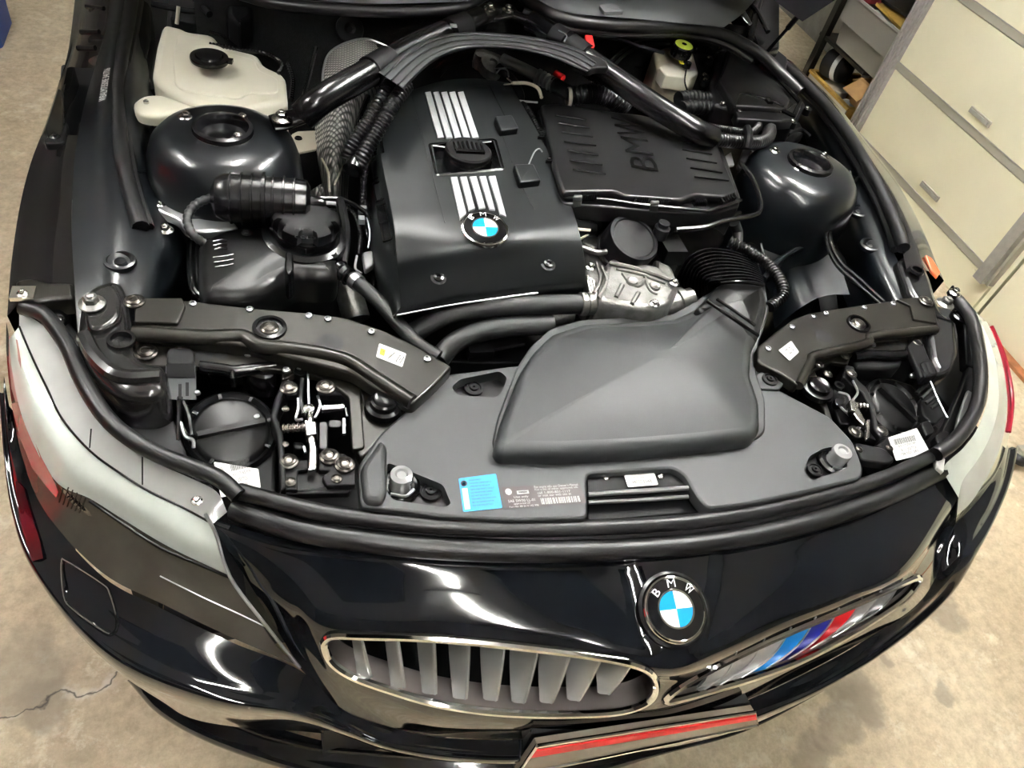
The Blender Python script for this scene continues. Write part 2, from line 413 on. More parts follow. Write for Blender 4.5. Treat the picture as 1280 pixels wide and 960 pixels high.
    def islands(s, pad=.0012):
        par = list(range(len(s.v)))
        def find(i):
            while par[i] != i: par[i] = par[par[i]]; i = par[i]
            return i
        for f in s.f:
            a = find(f[0])
            for i in f[1:]:
                b2 = find(i)
                if b2 != a: par[b2] = a
        grp = {}
        for k, f in enumerate(s.f): grp.setdefault(find(f[0]), []).append(k)
        it = []
        for fs in grp.values():
            vs = [s.v[i] for k in fs for i in s.f[k]]
            it.append([fs, [min(v[a] for v in vs) - pad for a in range(3)], [max(v[a] for v in vs) + pad for a in range(3)]])
        ch = True
        while ch and len(it) > 1:
            ch = False
            for i in range(len(it)):
                for j in range(len(it) - 1, i, -1):
                    if all(it[i][1][a] <= it[j][2][a] and it[j][1][a] <= it[i][2][a] for a in range(3)):
                        it[i][0] += it[j][0]; it[i][1] = [min(p, q) for p, q in zip(it[i][1], it[j][1])]; it[i][2] = [max(p, q) for p, q in zip(it[i][2], it[j][2])]
                        del it[j]; ch = True
        return [t[0] for t in it]
    def build(s, name, parent=None, label=None, sharp=38, kind=None, smooth=True, split=True):
        if split and parent is not None and len(s.f) < 9000:
            gs = s.islands()
            if 1 < len(gs) < 80:
                gs.sort(key=lambda g: -len(g)); out = []
                for g in gs:
                    m = MB(s.mats[0]); m.mats = []; idx = {}
                    for k in g:
                        fc = []
                        for i in s.f[k]:
                            if i not in idx: idx[i] = len(m.v); m.v.append(s.v[i])
                            fc.append(idx[i])
                        mn = s.mats[s.fm[k]]
                        if mn not in m.mats: m.mats.append(mn)
                        m.f.append(tuple(fc)); m.fm.append(m.mats.index(mn))
                    out.append(m.build(name, parent, label, sharp, kind, smooth, split=False))
                return out[0]
        lo = Vector((min(v.x for v in s.v), min(v.y for v in s.v), min(v.z for v in s.v))); hi = Vector((max(v.x for v in s.v), max(v.y for v in s.v), max(v.z for v in s.v)))
        c = (lo + hi) / 2
        if parent is None: c.z = lo.z
        me = bpy.data.meshes.new(name); me.from_pydata([v - c for v in s.v], [], s.f)
        for k in s.mats: me.materials.append(M[k])
        me.polygons.foreach_set('material_index', s.fm)
        me.polygons.foreach_set('use_smooth', [smooth] * len(s.f))
        me.update()
        if smooth: me.set_sharp_from_angle(angle=math.radians(sharp))
        o = bpy.data.objects.new(name, me); COL.objects.link(o)
        ORG[o.name] = c
        if parent is not None: o.parent = parent; o.location = c - ORG[parent.name]
        else: o.location = c
        if label: o['label'] = label
        if kind: o['kind'] = kind
        return o
def thing(name, label, cat, loc, group=None):
    o = bpy.data.objects.new(name, None); COL.objects.link(o); o.location = loc; ORG[o.name] = Vector(loc); o.empty_display_size = 0.1
    o['label'] = label; o['category'] = cat
    if group: o['group'] = group
    return o
def tag(o, label, cat, group=None):
    o['label'] = label; o['category'] = cat
    if group: o['group'] = group
    return o
def loft(cols_rows, nu=6, nv=6):
    """rows of (px,py,z): interpolated both ways in image+height space, then placed in the world"""
    rr = [cr(r, nu) for r in cols_rows]
    nc = len(rr[0]); cols = [cr([r[j] for r in rr], nv) for j in range(nc)]
    return [[P(*cols[j][i]) for j in range(nc)] for i in range(len(cols[0]))]
def surf_z(rows):
    """height of a lofted surface under a pixel (inverse-distance weighted local plane)"""
    pts = [(*pix(p), p.z) for r in rows for p in r]
    cell = {}
    for q in pts: cell.setdefault((int(q[0] // 24), int(q[1] // 24)), []).append(q)
    def f(px, py, lift=0.0):
        k = 1; cx_, cy_ = int(px // 24), int(py // 24)
        while True:
            near = [q for i in range(-k, k + 1) for j in range(-k, k + 1) for q in cell.get((cx_ + i, cy_ + j), ())]
            if len(near) >= 12 or k > 8: break
            k += 1
        near = sorted(near, key=lambda q: (q[0] - px) ** 2 + (q[1] - py) ** 2)[:12]
        sw = sx = sy = sz = sxx = syy = sxy = sxz = syz = 0.0
        for x, y, z in near:
            x -= px; y -= py; w = 1 / (x * x + y * y + 4.0)
            sw += w; sx += w * x; sy += w * y; sz += w * z; sxx += w * x * x; syy += w * y * y; sxy += w * x * y; sxz += w * x * z; syz += w * y * z
        m = Matrix(((sw, sx, sy), (sx, sxx, sxy), (sy, sxy, syy)))
        if abs(m.determinant()) < 1e-9: z = sz / sw
        else:
            z = (m.inverted() @ Vector((sz, sxz, syz)))[0]
            lo, hi = min(q[2] for q in near), max(q[2] for q in near)
            z = min(max(z, lo - .01), hi + .01)
        return P(px, py, z + lift)
    return f
def inpoly(x, y, poly):
    c = False; j = len(poly) - 1
    for i in range(len(poly)):
        xi, yi = poly[i][0], poly[i][1]; xj, yj = poly[j][0], poly[j][1]
        if (yi > y) != (yj > y) and x < (xj - xi) * (y - yi) / (yj - yi) + xi: c = not c
        j = i
    return c

# ================================================================ SETTING
def wbox(name, x0, x1, y0, y1, z0, z1, m, parent=None, kind='structure', label=None):
    b = MB(m); b.box(((x0 + x1) / 2, (y0 + y1) / 2, (z0 + z1) / 2), x1 - x0, y1 - y0, z1 - z0)
    return b.build(name, parent, label, kind=kind, smooth=False)
wbox('floor', -4.0, 3.0, -4.0, 5.0, -0.05, 0.0, 'floor')
wbox('ceiling', -4.0, 3.0, -4.0, 5.0, 2.75, 2.85, 'plaster')
wbox('wall_back', -4.0, 3.0, 4.9, 5.0, 0, 2.75, 'concretewall')
wbox('wall_left', -4.1, -4.0, -4.0, 5.0, 0, 2.75, 'darkwall')
wbox('wall_front', -4.0, 3.0, -4.1, -4.0, 0, 2.75, 'darkwall')
# niche behind the sliding doors, bare concrete
wbox('wall_right', 2.62, 2.72, -4.0, 5.0, 0, 2.75, 'concretewall')
wbox('wall_side_upper', 2.03, 2.10, -4.0, 1.49, 1.13, 2.75, 'darkwall')

# sliding steel doors on the right; every panel, rail and pull is a piece of its own
def door(name, y0, y1, xf, rails, z0, z1, posts):
    fr = MB('doorrail'); fr.box((xf + 0.018, (y0 + y1) / 2, (z0 + z1) / 2), 0.012, y1 - y0, z1 - z0)
    d = fr.build(name, None, kind='structure', smooth=False)
    zs = [z0] + [r for r in rails] + [z1]
    for i in range(len(zs) - 1):
        a, b = zs[i] + (0.016 if i else 0.0), zs[i + 1] - (0.016 if i < len(zs) - 2 else 0.0)
        p = MB('door'); p.box((xf + 0.006, (y0 + y1) / 2, (a + b) / 2), 0.016, y1 - y0 - 0.012, b - a)
        p.build('panel', d, smooth=False)
    for r in rails:
        p = MB('doorrail'); p.box((xf + 0.006, (y0 + y1) / 2, r), 0.020, y1 - y0, 0.026)
        p.use('alutrack').box((xf - 0.004, (y0 + y1) / 2, r + 0.0155), 0.004, y1 - y0, 0.003)
        p.build('rail', d, smooth=False)
    return d
d1 = door('door_1', 0.50, 1.43, 2.0, [0.150, 0.470, 0.790], 0.0, 1.11, 0)
for px, py in ((1226, 146), (1163, 239)):
    c = PX(px, py, 1.998); b = MB('doorrail')
    b.box((1.996, c.y, c.z), 0.010, 0.115, 0.022); b.use('alutrack').box((1.989, c.y, c.z), 0.004, 0.10, 0.012)
    b.build('pull_slot', d1, smooth=False)
# corrugated aluminium track at the far end of the doors
t = MB('alutrack'); t.box((2.01, 1.465, 0.56), 0.05, 0.07, 1.12)
for k in range(3): t.box((1.982, 1.442 + 0.022 * k, 0.56), 0.012, 0.007, 1.12)
t.build('trim_1', None, kind='structure', smooth=False)
# near door, standing a little proud, with its grey end channel
t = MB('alutrack'); t.box((1.965, 0.475, 0.62), 0.035, 0.045, 0.98); t.use('doorrail').box((1.985, 0.445, 0.62), 0.03, 0.012, 0.98)
t.build('trim_2', None, kind='structure', smooth=False)
t = MB('door'); t.box((2.0, 0.49, 0.065), 0.03, 0.10, 0.13); t.build('trim_3', None, kind='structure', smooth=False)
door('door_2', -1.6, 0.41, 1.995, [0.82], 0.0, 1.11, 0)
t = MB('wood'); t.box((1.975, -0.6, 0.006), 0.035, 2.0, 0.012); t.build('baseboard_right', None, kind='structure', smooth=False)
t = MB('door'); t.box((2.01, 0.45, 0.555), 0.022, 0.06, 1.10); t.build('trim_4', None, kind='structure', smooth=False)

# ceiling lights (real fittings, out of frame; they light the room)
LIGHTS = [(-0.27, -1.45, 'nearer of the two in line over the bonnet side'), (-0.27, -2.75, 'farther from the car of the two in line'), (-0.35, 0.75, 'above the engine bay'),
          (-1.9, 0.3, 'above the left wing'), (0.95, 0.2, 'above the cream doors')]
for k_, (x, y, w_) in enumerate(LIGHTS):
    hw = .019 if k_ < 2 else .09
    t = thing('ceiling_light', 'white flat batten ceiling light, ' + w_, 'light', (x, y, 2.62), 'ceiling batten lights')
    b = MB('plaster'); b.box((x, y, 2.73), 0.26, 1.25, 0.04); b.build('housing', t, smooth=False)
    b = MB('tuberight' if k_ == 4 else 'tube' if k_ > 1 else 'tubenear'); b.slab([(x - hw, y - .58, 2.69), (x + hw, y - .58, 2.69), (x + hw, y + .58, 2.69), (x - hw, y + .58, 2.69)], depth=-.02, bev=.0, r=0, world=True, bn=1)
    b.add([(x - hw, y - .58, 2.69), (x + hw, y - .58, 2.69), (x + hw, y + .58, 2.69), (x - hw, y + .58, 2.69)], [(0, 1, 2, 3)]); b.build('diffuser', t, smooth=False)
for x0, x1, y0, y1, w_ in ((-1.35, -0.55, -2.3, -1.0, 'left of the ceiling light'), (0.02, 0.50, -2.6, -1.0, 'right of the ceiling light')):  # unseen panels added to put dark patches into the nose reflection
    b = MB('liner'); b.box(((x0 + x1) / 2, (y0 + y1) / 2, 2.70), x1 - x0, y1 - y0, 0.05); tag(b.build('added_dark_panel', smooth=False), 'added dark panel under the ceiling for the nose reflection, ' + w_, 'panel')
# red tool chest beyond the left of the frame, mirrored in the wing and lamp
t = thing('tool_chest', 'red steel tool chest with drawers standing left of the car', 'tool chest', (-2.9, -0.2, 0))
b = MB('red'); b.box((-2.9, -0.2, 0.55), 0.55, 1.3, 0.95); b.build('body', t, smooth=False)
for k in range(5):
    b = MB('red'); b.box((-2.615, -0.2, 0.22 + 0.165 * k), 0.02, 1.22, 0.15); dr = b.build('drawer', t, smooth=False)
    b = MB('chrome'); b.box((-2.595, -0.2, 0.27 + 0.165 * k), 0.02, 0.9, 0.015); b.build('handle', dr, smooth=False)
for sx in (-0.2, 0.2):
    for sy in (-0.5, 0.5):
        b = MB('rubber'); b.lathe((-2.9 + sx - 0.015, -0.2 + sy, 0.04), (1, 0, 0), [(0.001, 0), (0.04, 0), (0.04, 0.03), (0.001, 0.03)], 16); b.build('wheel', t)

# ---------------------------------------------------------------- shelf bay at upper right
sh = thing('storage_rack', 'dark steel storage rack in the open bay beside the cream doors', 'rack', (2.3, 1.8, 0))
for nm, (x, y) in (('post', (2.05, 2.00)), ('post', (2.45, 2.00)), ('post', (2.45, 1.64))):
    b = MB('rail'); b.box((x, y, 0.8), 0.03, 0.035, 1.6); b.build(nm, sh, smooth=False)
for z in (0.335, 0.80, 1.3):
    b = MB('rail'); b.box((2.25, 1.83, z), 0.42, 0.40, 0.015); b.build('shelf', sh, smooth=False)

# grey tub on the shelf
tb = thing('storage_tub', 'grey plastic storage tub full of papers on the rack shelf', 'tub', (2.2, 1.72, 0.345))
def rrect(x0, x1, y0, y1, z, r=0.03):
    return fillet([V(x0, y0, z), V(x1, y0, z), V(x1, y1, z), V(x0, y1, z)], r, 4)
b = MB('bin')
rings = [rrect(2.05, 2.38, 1.52, 1.92, 0.345), rrect(2.04, 2.39, 1.51, 1.93, 0.44), rrect(2.028, 2.40, 1.50, 1.945, 0.445), rrect(2.025, 2.40, 1.495, 1.95, 0.56),
         rrect(2.035, 2.39, 1.505, 1.94, 0.56), rrect(2.05, 2.38, 1.53, 1.92, 0.36)]
b.grid(rings, closed=True); b.add(rings[0], [tuple(range(len(rings[0])))]); b.add(rings[-1], [tuple(range(len(rings[-1])))])
b.build('body', tb)
b = MB('bin'); rr = rrect(2.026, 2.404, 1.493, 1.955, 0.556, 0.035); b.tube(rr + [rr[0]], 0.009, 6, caps=False, smooth=1); b.build('rim', tb)
pp = MB('paper'); 
for k, (m_, x, y, z, a) in enumerate((('paper', 2.14, 1.72, 0.500, 0.1), ('cardyellow', 2.16, 1.64, 0.523, -0.1), ('paper', 2.17, 1.66, 0.546, 0.05), ('cardyellow', 2.15, 1.66, 0.569, -0.15), ('cover', 2.20, 1.68, 0.592, 0.2))):
    b = MB(m_); b.box((x, y, z), 0.20, 0.26, 0.012, (math.cos(a), math.sin(a), 0.02), (-math.sin(a), math.cos(a), 0))
    lab = ['thick white paper stack lying lowest in the grey tub', 'lower yellow envelope between papers in the grey tub', 'white paper folder between the two yellow envelopes in the tub', 'upper yellow envelope under the dark folder in the tub', 'dark grey folder on top of the papers in the grey tub'][k]
    tag(b.build(['paper_stack', 'envelope', 'folder', 'envelope', 'folder'][k], None, smooth=False), lab, 'paper')
b = MB('darkred'); b.box((2.12, 1.88, 0.57), 0.12, 0.06, 0.03, (1, .2, .1)); tag(b.build('booklet', None, smooth=False), 'dark red booklet tucked at the far end of the grey tub', 'booklet')

# printed carton on the floor with odds and ends inside
cx = thing('open_carton', 'open white and yellow printed carton of odds and ends on the floor', 'box', (2.17, 1.78, 0))
b = MB('boxwhite'); b.box((2.035, 1.775, 0.09), 0.012, 0.35, 0.18); b.build('front_panel', cx, smooth=False)
b = MB('cardyellow'); b.box((2.175, 1.600, 0.09), 0.28, 0.012, 0.18); b.build('side_panel', cx, 'yellow printed side panel', smooth=False)
b = MB('cardyellow'); b.box((2.175, 1.955, 0.09), 0.28, 0.012, 0.18); b.build('side_panel', cx, smooth=False)
b = MB('card'); b.box((2.32, 1.775, 0.09), 0.012, 0.35, 0.18); b.build('rear_panel', cx, smooth=False)
b = MB('card'); b.box((2.175, 1.775, 0.006), 0.28, 0.34, 0.01); b.build('base', cx, smooth=False)
b = MB('cardyellow')
b.box((2.035, 1.775, 0.183), 0.022, 0.37, 0.012); b.box((2.175, 1.600, 0.183), 0.29, 0.022, 0.012); b.box((2.175, 1.955, 0.183), 0.29, 0.022, 0.012)
b.build('rim', cx, smooth=False)
b = MB('stblue'); b.box((2.027, 1.645, 0.13), 0.003, 0.018, 0.05); b.use('mred').box((2.027, 1.625, 0.13), 0.003, 0.012, 0.05); b.build('printed_mark', cx, smooth=False)
def cyl(name, p, n, prof, m, lab, cat, seg=24):
    b = MB(m); b.lathe(p, n, prof, seg); return tag(b.build(name), lab, cat)
cyl('jar', (2.12, 1.85, 0.012), (0.05, 0, 1), [(0.001, 0), (0.06, 0), (0.064, 0.10), (0.064, 0.155), (0.055, 0.16), (0.001, 0.16)], 'tanmilk', 'pale pink translucent jar standing in the printed carton', 'jar')
b = MB('void'); b.lathe(PX(1042, 80, 2.10), (0.3, -0.8, 0.1), [(0.001, 0), (0.062, -.03), (0.065, -.02), (0.065, 0.07), (0.06, 0.08), (0.001, 0.11)], 24)
sp = tag(b.build('spool'), 'black drum with a white band lying on the pink jar', 'spool')
b = MB('paper'); b.lathe(PX(1042, 80, 2.10), (0.3, -0.8, 0.1), [(0.0655, 0.032), (0.0675, 0.034), (0.0675, 0.055), (0.0655, 0.057)], 24, cap=False); b.build('band', sp, 'white band')
b = MB('paper'); b.tube([(2.12, 1.98, 0.05), (2.12, 1.99, 0.20), (2.13, 1.99, 0.32)], 0.014, 8); tag(b.build('plastic_tube'), 'white plastic tube standing upright behind the black drum', 'tube')
b = MB('paper')
random.seed(7)
b.slab([(2.055, 1.63, .17), (2.11, 1.625, .18), (2.12, 1.68, .17), (2.11, 1.73, .18), (2.06, 1.72, .17)], depth=0.06, bev=0.02, r=0.02, crown=0.01, world=True); tag(b.build('cloth'), 'white cloth bundled at the near corner of the carton', 'cloth')
b = MB('card'); b.box((2.18, 1.675, 0.085), 0.09, 0.08, 0.14, (1, .3, .0), (-.3, 1, .0)); tag(b.build('small_box', smooth=False), 'small plain brown box upright in the printed carton', 'box')
b = MB('darkred'); b.lathe((2.245, 1.80, 0.012), (0, 0.0, 1), [(0.001, 0), (0.045, 0), (0.045, 0.1), (0.02, 0.11), (0.001, 0.11)], 20); tag(b.build('tin'), 'dark red tin between jar and brown box in the carton', 'tin')
fb = thing('cardboard_box', 'open brown cardboard box with flaps out beside the grey tub', 'box', (2.10, 1.565, 0.20))
for nm, c, s_, x, y in (('side', (2.045, 1.565, 0.262), (0.006, 0.12, 0.115), (1, 0, 0), (0, 1, 0)), ('side', (2.11, 1.508, 0.262), (0.13, 0.006, 0.115), (1, 0, 0), (0, 1, 0)),
                        ('side', (2.175, 1.565, 0.262), (0.006, 0.12, 0.115), (1, 0, 0), (0, 1, 0)), ('side', (2.11, 1.622, 0.262), (0.13, 0.006, 0.115), (1, 0, 0), (0, 1, 0)),
                        ('base', (2.11, 1.565, 0.206), (0.13, 0.12, 0.006), (1, 0, 0), (0, 1, 0)),
                        ('flap', (2.015, 1.575, 0.285), (0.085, 0.12, 0.005), (1, 0, 0.75), (0, 1, 0)), ('flap', (2.11, 1.65, 0.30), (0.12, 0.075, 0.005), (1, 0, 0), (0, 1, -0.6))):
    b = MB('card'); b.box(c, *s_, x, y); b.build(nm, fb, smooth=False)

# floor odds
t = thing('floor_creeper', 'black rubber caster of a low creeper on the floor at right', 'caster', P(1276, 572, 0.0))
b = MB('rubber'); c = P(1272, 571, 0.03); b.lathe(c - V(0, 0, 0.0), (0.25, 0.2, 0.9), [(0.012, -0.012), (0.03, -0.014), (0.036, 0), (0.03, 0.014), (0.012, 0.012)], 24, cap=False); b.build('wheel', t)
b = MB('doorrail'); b.lathe(c, (0.25, 0.2, 0.9), [(0.013, -0.01), (0.013, 0.016), (0.001, 0.017)], 16); b.box(c + V(0.06, 0.01, 0.02), 0.12, 0.03, 0.01); b.build('fork', t)
b = MB('shoe'); c = P(1329, 915, 0.03)
b.slab([c + V(-0.04 , 0.05, 0.0), c + V(-0.062, -0.0, 0), c + V(-0.05, -0.06, 0), c + V(0.0, -0.13, 0), c + V(0.09, -0.12, 0), c + V(0.10, 0.08, 0), c + V(0.02, 0.10, 0)], depth=0.03, bev=0.012, r=0.03, world=True, smooth=True)
sh_ = tag(b.build('rubber_mat'), 'slate grey rubber pad with pale edge at lower right corner', 'mat')
b = MB('blue'); c = P(-42, 6, 0.12); b.slab([c + V(-.14, -.12, 0), c + V(.095, -.07, 0), c + V(.09, .16, 0), c + V(-.14, .16, 0)], depth=0.12, bev=0.008, r=0.02, world=True)
tag(b.build('blue_crate'), 'blue plastic crate corner on the floor at upper left', 'crate')

# ================================================================ THE CAR
car = thing('car', 'black roadster with its bonnet open showing the engine bay', 'car', (0, 0.5, 0))

# ---- floor of the bay and its side aprons (dark sheet under everything)
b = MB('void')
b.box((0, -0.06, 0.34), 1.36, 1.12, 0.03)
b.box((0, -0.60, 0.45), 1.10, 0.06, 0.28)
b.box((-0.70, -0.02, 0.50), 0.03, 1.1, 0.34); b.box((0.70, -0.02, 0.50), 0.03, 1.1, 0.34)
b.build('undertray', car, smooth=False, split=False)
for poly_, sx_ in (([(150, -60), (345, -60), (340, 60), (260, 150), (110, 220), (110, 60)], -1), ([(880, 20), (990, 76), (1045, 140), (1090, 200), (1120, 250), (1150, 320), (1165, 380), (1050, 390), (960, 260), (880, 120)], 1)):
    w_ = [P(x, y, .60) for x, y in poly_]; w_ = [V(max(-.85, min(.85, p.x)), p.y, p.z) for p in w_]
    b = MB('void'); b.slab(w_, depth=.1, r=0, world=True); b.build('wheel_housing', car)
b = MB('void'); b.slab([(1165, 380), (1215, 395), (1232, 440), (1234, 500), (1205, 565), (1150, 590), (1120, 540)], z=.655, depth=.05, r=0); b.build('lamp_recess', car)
# wheels, out of sight under the wings but what the car stands on
for x in (-0.76, 0.76):
    b = MB('rubber'); b.lathe((x - 0.11, 0.0, 0.325), (1, 0, 0), [(0.22, 0), (0.31, 0.0), (0.325, 0.03), (0.325, 0.19), (0.31, 0.22), (0.22, 0.22)], 40, cap=False)
    b.use('silver').lathe((x - 0.09, 0.0, 0.325), (1, 0, 0), [(0.001, 0.02), (0.225, 0.0), (0.225, 0.18), (0.10, 0.15), (0.001, 0.16)], 40)
    b.build('wheel', car)
# firewall with felt insulation
b = MB('felt')
rows = [[V(x, 0.50 - 0.10 * abs(x) ** 2 * 1.2, z) for x in [-0.62 + 0.062 * k for k in range(21)]] for z in (0.93, 0.85, 0.7, 0.5, 0.33)]
b.grid(rows); fw = b.build('firewall', car)
b = MB('dull'); c = PY(437, 37, 0.47); b.lathe(c, (0, -0.6, 0.5), [(0.03, 0), (0.028, 0.006), (0.012, 0.008), (0.006, 0.003), (0.001, 0.003)], 20); b.build('retaining_disc', fw)
b = MB('dull'); c = PY(524, 22, 0.47); b.lathe(c, (0, -0.6, 0.5), [(0.012, 0), (0.012, 0.006), (0.001, 0.008)], 16); b.build('retaining_disc', fw)

# ---- wings
b = MB('fender')
rows = [[(140, -30, .84), (118, -30, .83), (104, -30, .80), (97, -30, .785)],
        [(132, 40, .83), (112, 40, .82), (96, 40, .79), (86, 60, .775)],
        [(118, 85, .82), (100, 85, .80), (84, 85, .77), (73, 105, .755)],
        [(108, 125, .80), (92, 125, .79), (74, 130, .77), (57, 155, .752)],
        [(97, 185, .79), (78, 185, .785), (56, 190, .76), (38, 205, .745)],
        [(90, 250, .785), (68, 250, .775), (42, 255, .75), (24, 262, .735)],
        [(90, 310, .775), (62, 315, .765), (34, 320, .74), (14, 330, .725)],
        [(96, 372, .765), (65, 372, .755), (34, 372, .74), (9, 395, .722)]]
g = loft(rows, 6, 4)
lw = [V(r[-1].x + .012, r[-1].y, 0.52) for r in g]; lw2 = [V(r[-1].x + .03, r[-1].y, 0.30) for r in g]
hole = [(82, 88), (95, 84), (118, 84), (112, 125), (97, 162), (80, 162), (79, 120)]
b.grid([r + [a, c] for r, a, c in zip(g, lw, lw2)], keep=lambda p: not (p.z > .6 and inpoly(*pix(p), hole)))
fl = b.build('wing', car, 'left front wing in dark gloss paint')
b = MB('void'); b.slab([(76, 80), (125, 78), (112, 130), (95, 172), (70, 172)], z=.70, depth=.03); b.build('wing_recess', fl)
b = MB('fender')      # pressed swages on the wing flange
for (x0, y0, x1, y1) in ((108, 8, 130, 11), (101, 40, 124, 40), (97, 60, 119, 60)):
    b.tube([P(x0, y0, .822), P(x1, y1, .832)], .005, 6, smooth=1)
b.build('swage', fl)
b = MB('dull'); b.slab([(54, 172), (74, 168), (82, 150), (86, 158), (80, 178), (56, 180)], z=.79, depth=.012, bev=.003); b.bolt(P(69, 171, .79), .008, m='gloss'); b.build('bracket', fl)
b = MB('rail'); b.slab([(56, 160), (72, 110), (78, 112), (80, 168), (60, 172)], z=.785, depth=.01, bev=.003); b.build('wing_stay', fl)

# inner wing, left: rail, then apron down to the bay
rows = [[(140, -20, .83), (160, -20, .845), (190, -20, .80), (212, -20, .64)],
        [(125, 60, .825), (146, 60, .845), (190, 60, .79), (208, 60, .62)],
        [(106, 128, .815), (138, 122, .835), (188, 130, .79), (215, 130, .63)],
        [(93, 200, .80), (140, 195, .815), (195, 190, .775), (240, 190, .62)],
        [(90, 290, .785), (150, 270, .80), (212, 262, .755), (262, 250, .60)],
        [(94, 370, .775), (150, 345, .785), (220, 325, .745), (262, 330, .60)],
        [(98, 425, .765), (150, 405, .77), (200, 395, .73), (240, 385, .60)]]
gi = loft(rows, 7, 6); b = MB('inner'); b.grid(gi); iw = b.build('inner_wing', car, 'left inner wing panel in satin black paint')
zi = surf_z(gi)
for (x, y) in ((150, 327), (200, 232)):
    b = MB('inner'); b.lathe(zi(x, y), (0, 0, 1), [(.022, -.003), (.021, .003), (.017, .004), (.014, -.004), (.010, -.004), (.008, .002), (.001, .003)], 24); b.build('grommet', iw)
for (x, y, r) in ((207, 288, .011),):
    b = MB(); b.bolt(zi(x, y, .003), r * 1.1, m='zinc'); b.build('bolt', iw)
b = MB('sticker')     # stamped number
a = zi(128, 86, .0015); c = zi(140, 90, .0015)
b.text('WBALM73509E 341706', zi(133, 126, .003), zi(139, 86, .003) - zi(133, 126, .003), zi(121, 124, .003) - zi(133, 126, .003), (zi(139, 86) - zi(133, 126)).length, .012, lift=.002)
b.build('stamped_number', iw, split=False, label= 'white chassis number lettering')
# seam sealer line
b = MB('inner'); b.tube([zi(168, 215, .002), zi(185, 213, .003), zi(207, 209, .002)], .0022, 6); b.build('seam', iw)

# rubber bonnet seal along the left rail
b = MB('rubber')
sp_ = [(168, -20), (160, 30), (152, 70), (146, 110), (148, 150), (152, 190), (160, 230), (169, 262), (176, 284)]
b.tube([P(x, y, .850 - .0002 * max(0, y)) for x, y in sp_], .0125, 10, flat=1.0); b.tube([P(x + 10, y, .842 - .0002 * max(0, y)) for x, y in sp_], .008, 8)
b.build('bonnet_seal', car)

# strut tower left
def tower(px, py, z, label, side):
    c = P(px, py, z); b = MB('inner')
    k = 1.0
    b.lathe(c, (0.0, 0, 1), [(.044, -.028), (.044, -.004), (.048, 0), (.082, -.003), (.098, -.009), (.112, -.024), (.120, -.048), (.124, -.085), (.127, -.16), (.15, -.24), (.16, -.36)], 48, cap=False)
    o = b.build('strut_tower', car, label)
    b = MB('gloss'); b.lathe(c, (0, 0, 1), [(.047, 0), (.046, .007), (.040, .009), (.037, .004), (.035, -.008), (.028, -.010), (.001, -.006)], 40); b.build('strut_cap', o)
    return c, o
c, tl = tower(279, 163, .862, 'left strut tower', -1)
for x, y in ((233, 148), (303, 150), (298, 174)):
    b = MB(); b.bolt(P(x, y, .858), .0125); b.build('bolt', tl)
b = MB('inner')        # sealed seam around the tower foot
b.tube([P(*q) for q in ((196, 150, .80), (186, 175, .78), (190, 200, .77), (210, 218, .76), (235, 235, .75), (252, 262, .74))], .005, 8)
b.tube([P(*q) for q in ((215, 205, .78), (238, 212, .78), (262, 228, .77), (275, 245, .76))], .007, 8); b.build('seam', tl)
c, tr = tower(1012, 205, .862, 'right strut tower', 1)
for x, y in ((968, 189), (1029, 196), (997, 211)):
    b = MB(); b.bolt(P(x, y, .860), .0115); b.build('bolt', tr)
b = MB('inner')
b.tube([P(*q) for q in ((940, 262, .77), (975, 276, .765), (1010, 274, .765), (1040, 262, .77), (1062, 235, .78), (1068, 212, .79))], .006, 8)
b.tube([P(*q) for q in ((1062, 215, .80), (1064, 240, .78), (1048, 268, .76), (1030, 300, .74))], .004, 8)
b.build('seam', tr)

# front casting at the left end of the rail, curling down to a foot
b = MB('casting')
b.slab([(98, 378), (112, 352), (150, 345), (158, 365), (161, 390), (163, 425), (175, 448), (207, 452), (209, 486), (190, 495), (160, 495), (140, 487), (112, 462), (93, 425)], z=.790, depth=.07, bev=.016, r=.02)
ft = b.build('rail_casting', car)
b = MB('casting'); b.slab([(104, 395), (112, 362), (140, 352), (152, 370), (150, 398), (128, 412), (110, 412)], z=.800, depth=.012, bev=.006, r=.02)
b.tube([P(105, 420, .795), P(120, 447, .795), P(150, 470, .793), P(200, 470, .79)], .010, 8); b.build('raised_boss', ft)
b = MB(); b.bolt(P(115, 380, .803), .017, m='alu'); b.build('bolt', ft)
b = MB('gloss'); b.lathe(P(152, 426, .792), (0, 0, 1), [(.018, 0), (.017, .004), (.013, .004), (.011, -.004), (.001, -.003)], 20); b.build('grommet', ft)

# wing front end: brackets above the lamp
b = MB('rail'); b.slab([(18, 350), (38, 346), (60, 352), (92, 352), (94, 372), (60, 374), (40, 380), (22, 372)], z=.77, depth=.03, bev=.006); b.build('end_bracket', car)
b = MB('zinc'); b.box(P(29, 367, .785), .028, .024, .006); b.bolt(P(28, 367, .788), .007); b.build('clip_nut', car)
b = MB(); b.bolt(P(66, 402, .75), .016, m='gloss', kind='dish'); b.use('dull').lathe(P(66, 402, .72), (0, 0, 1), [(.024, 0), (.024, .02), (.018, .03)], 20); b.build('rubber_mount', car)
b = MB('void')
b.slab([(52, 390), (80, 392), (100, 420), (150, 492), (215, 520), (240, 585), (215, 585), (140, 545), (95, 480), (70, 430)], z=.725, depth=.02, bev=.004); b.build('lamp_carrier', car)
b = MB('silver'); b.tube([P(100, 487, .738), P(135, 525, .738), P(185, 558, .738), P(222, 585, .737)], .003, 6); b.slab([(118, 510), (137, 518), (135, 525), (124, 524)], z=.74, depth=.004, bev=.001, r=0); b.build('carrier_trim', car)

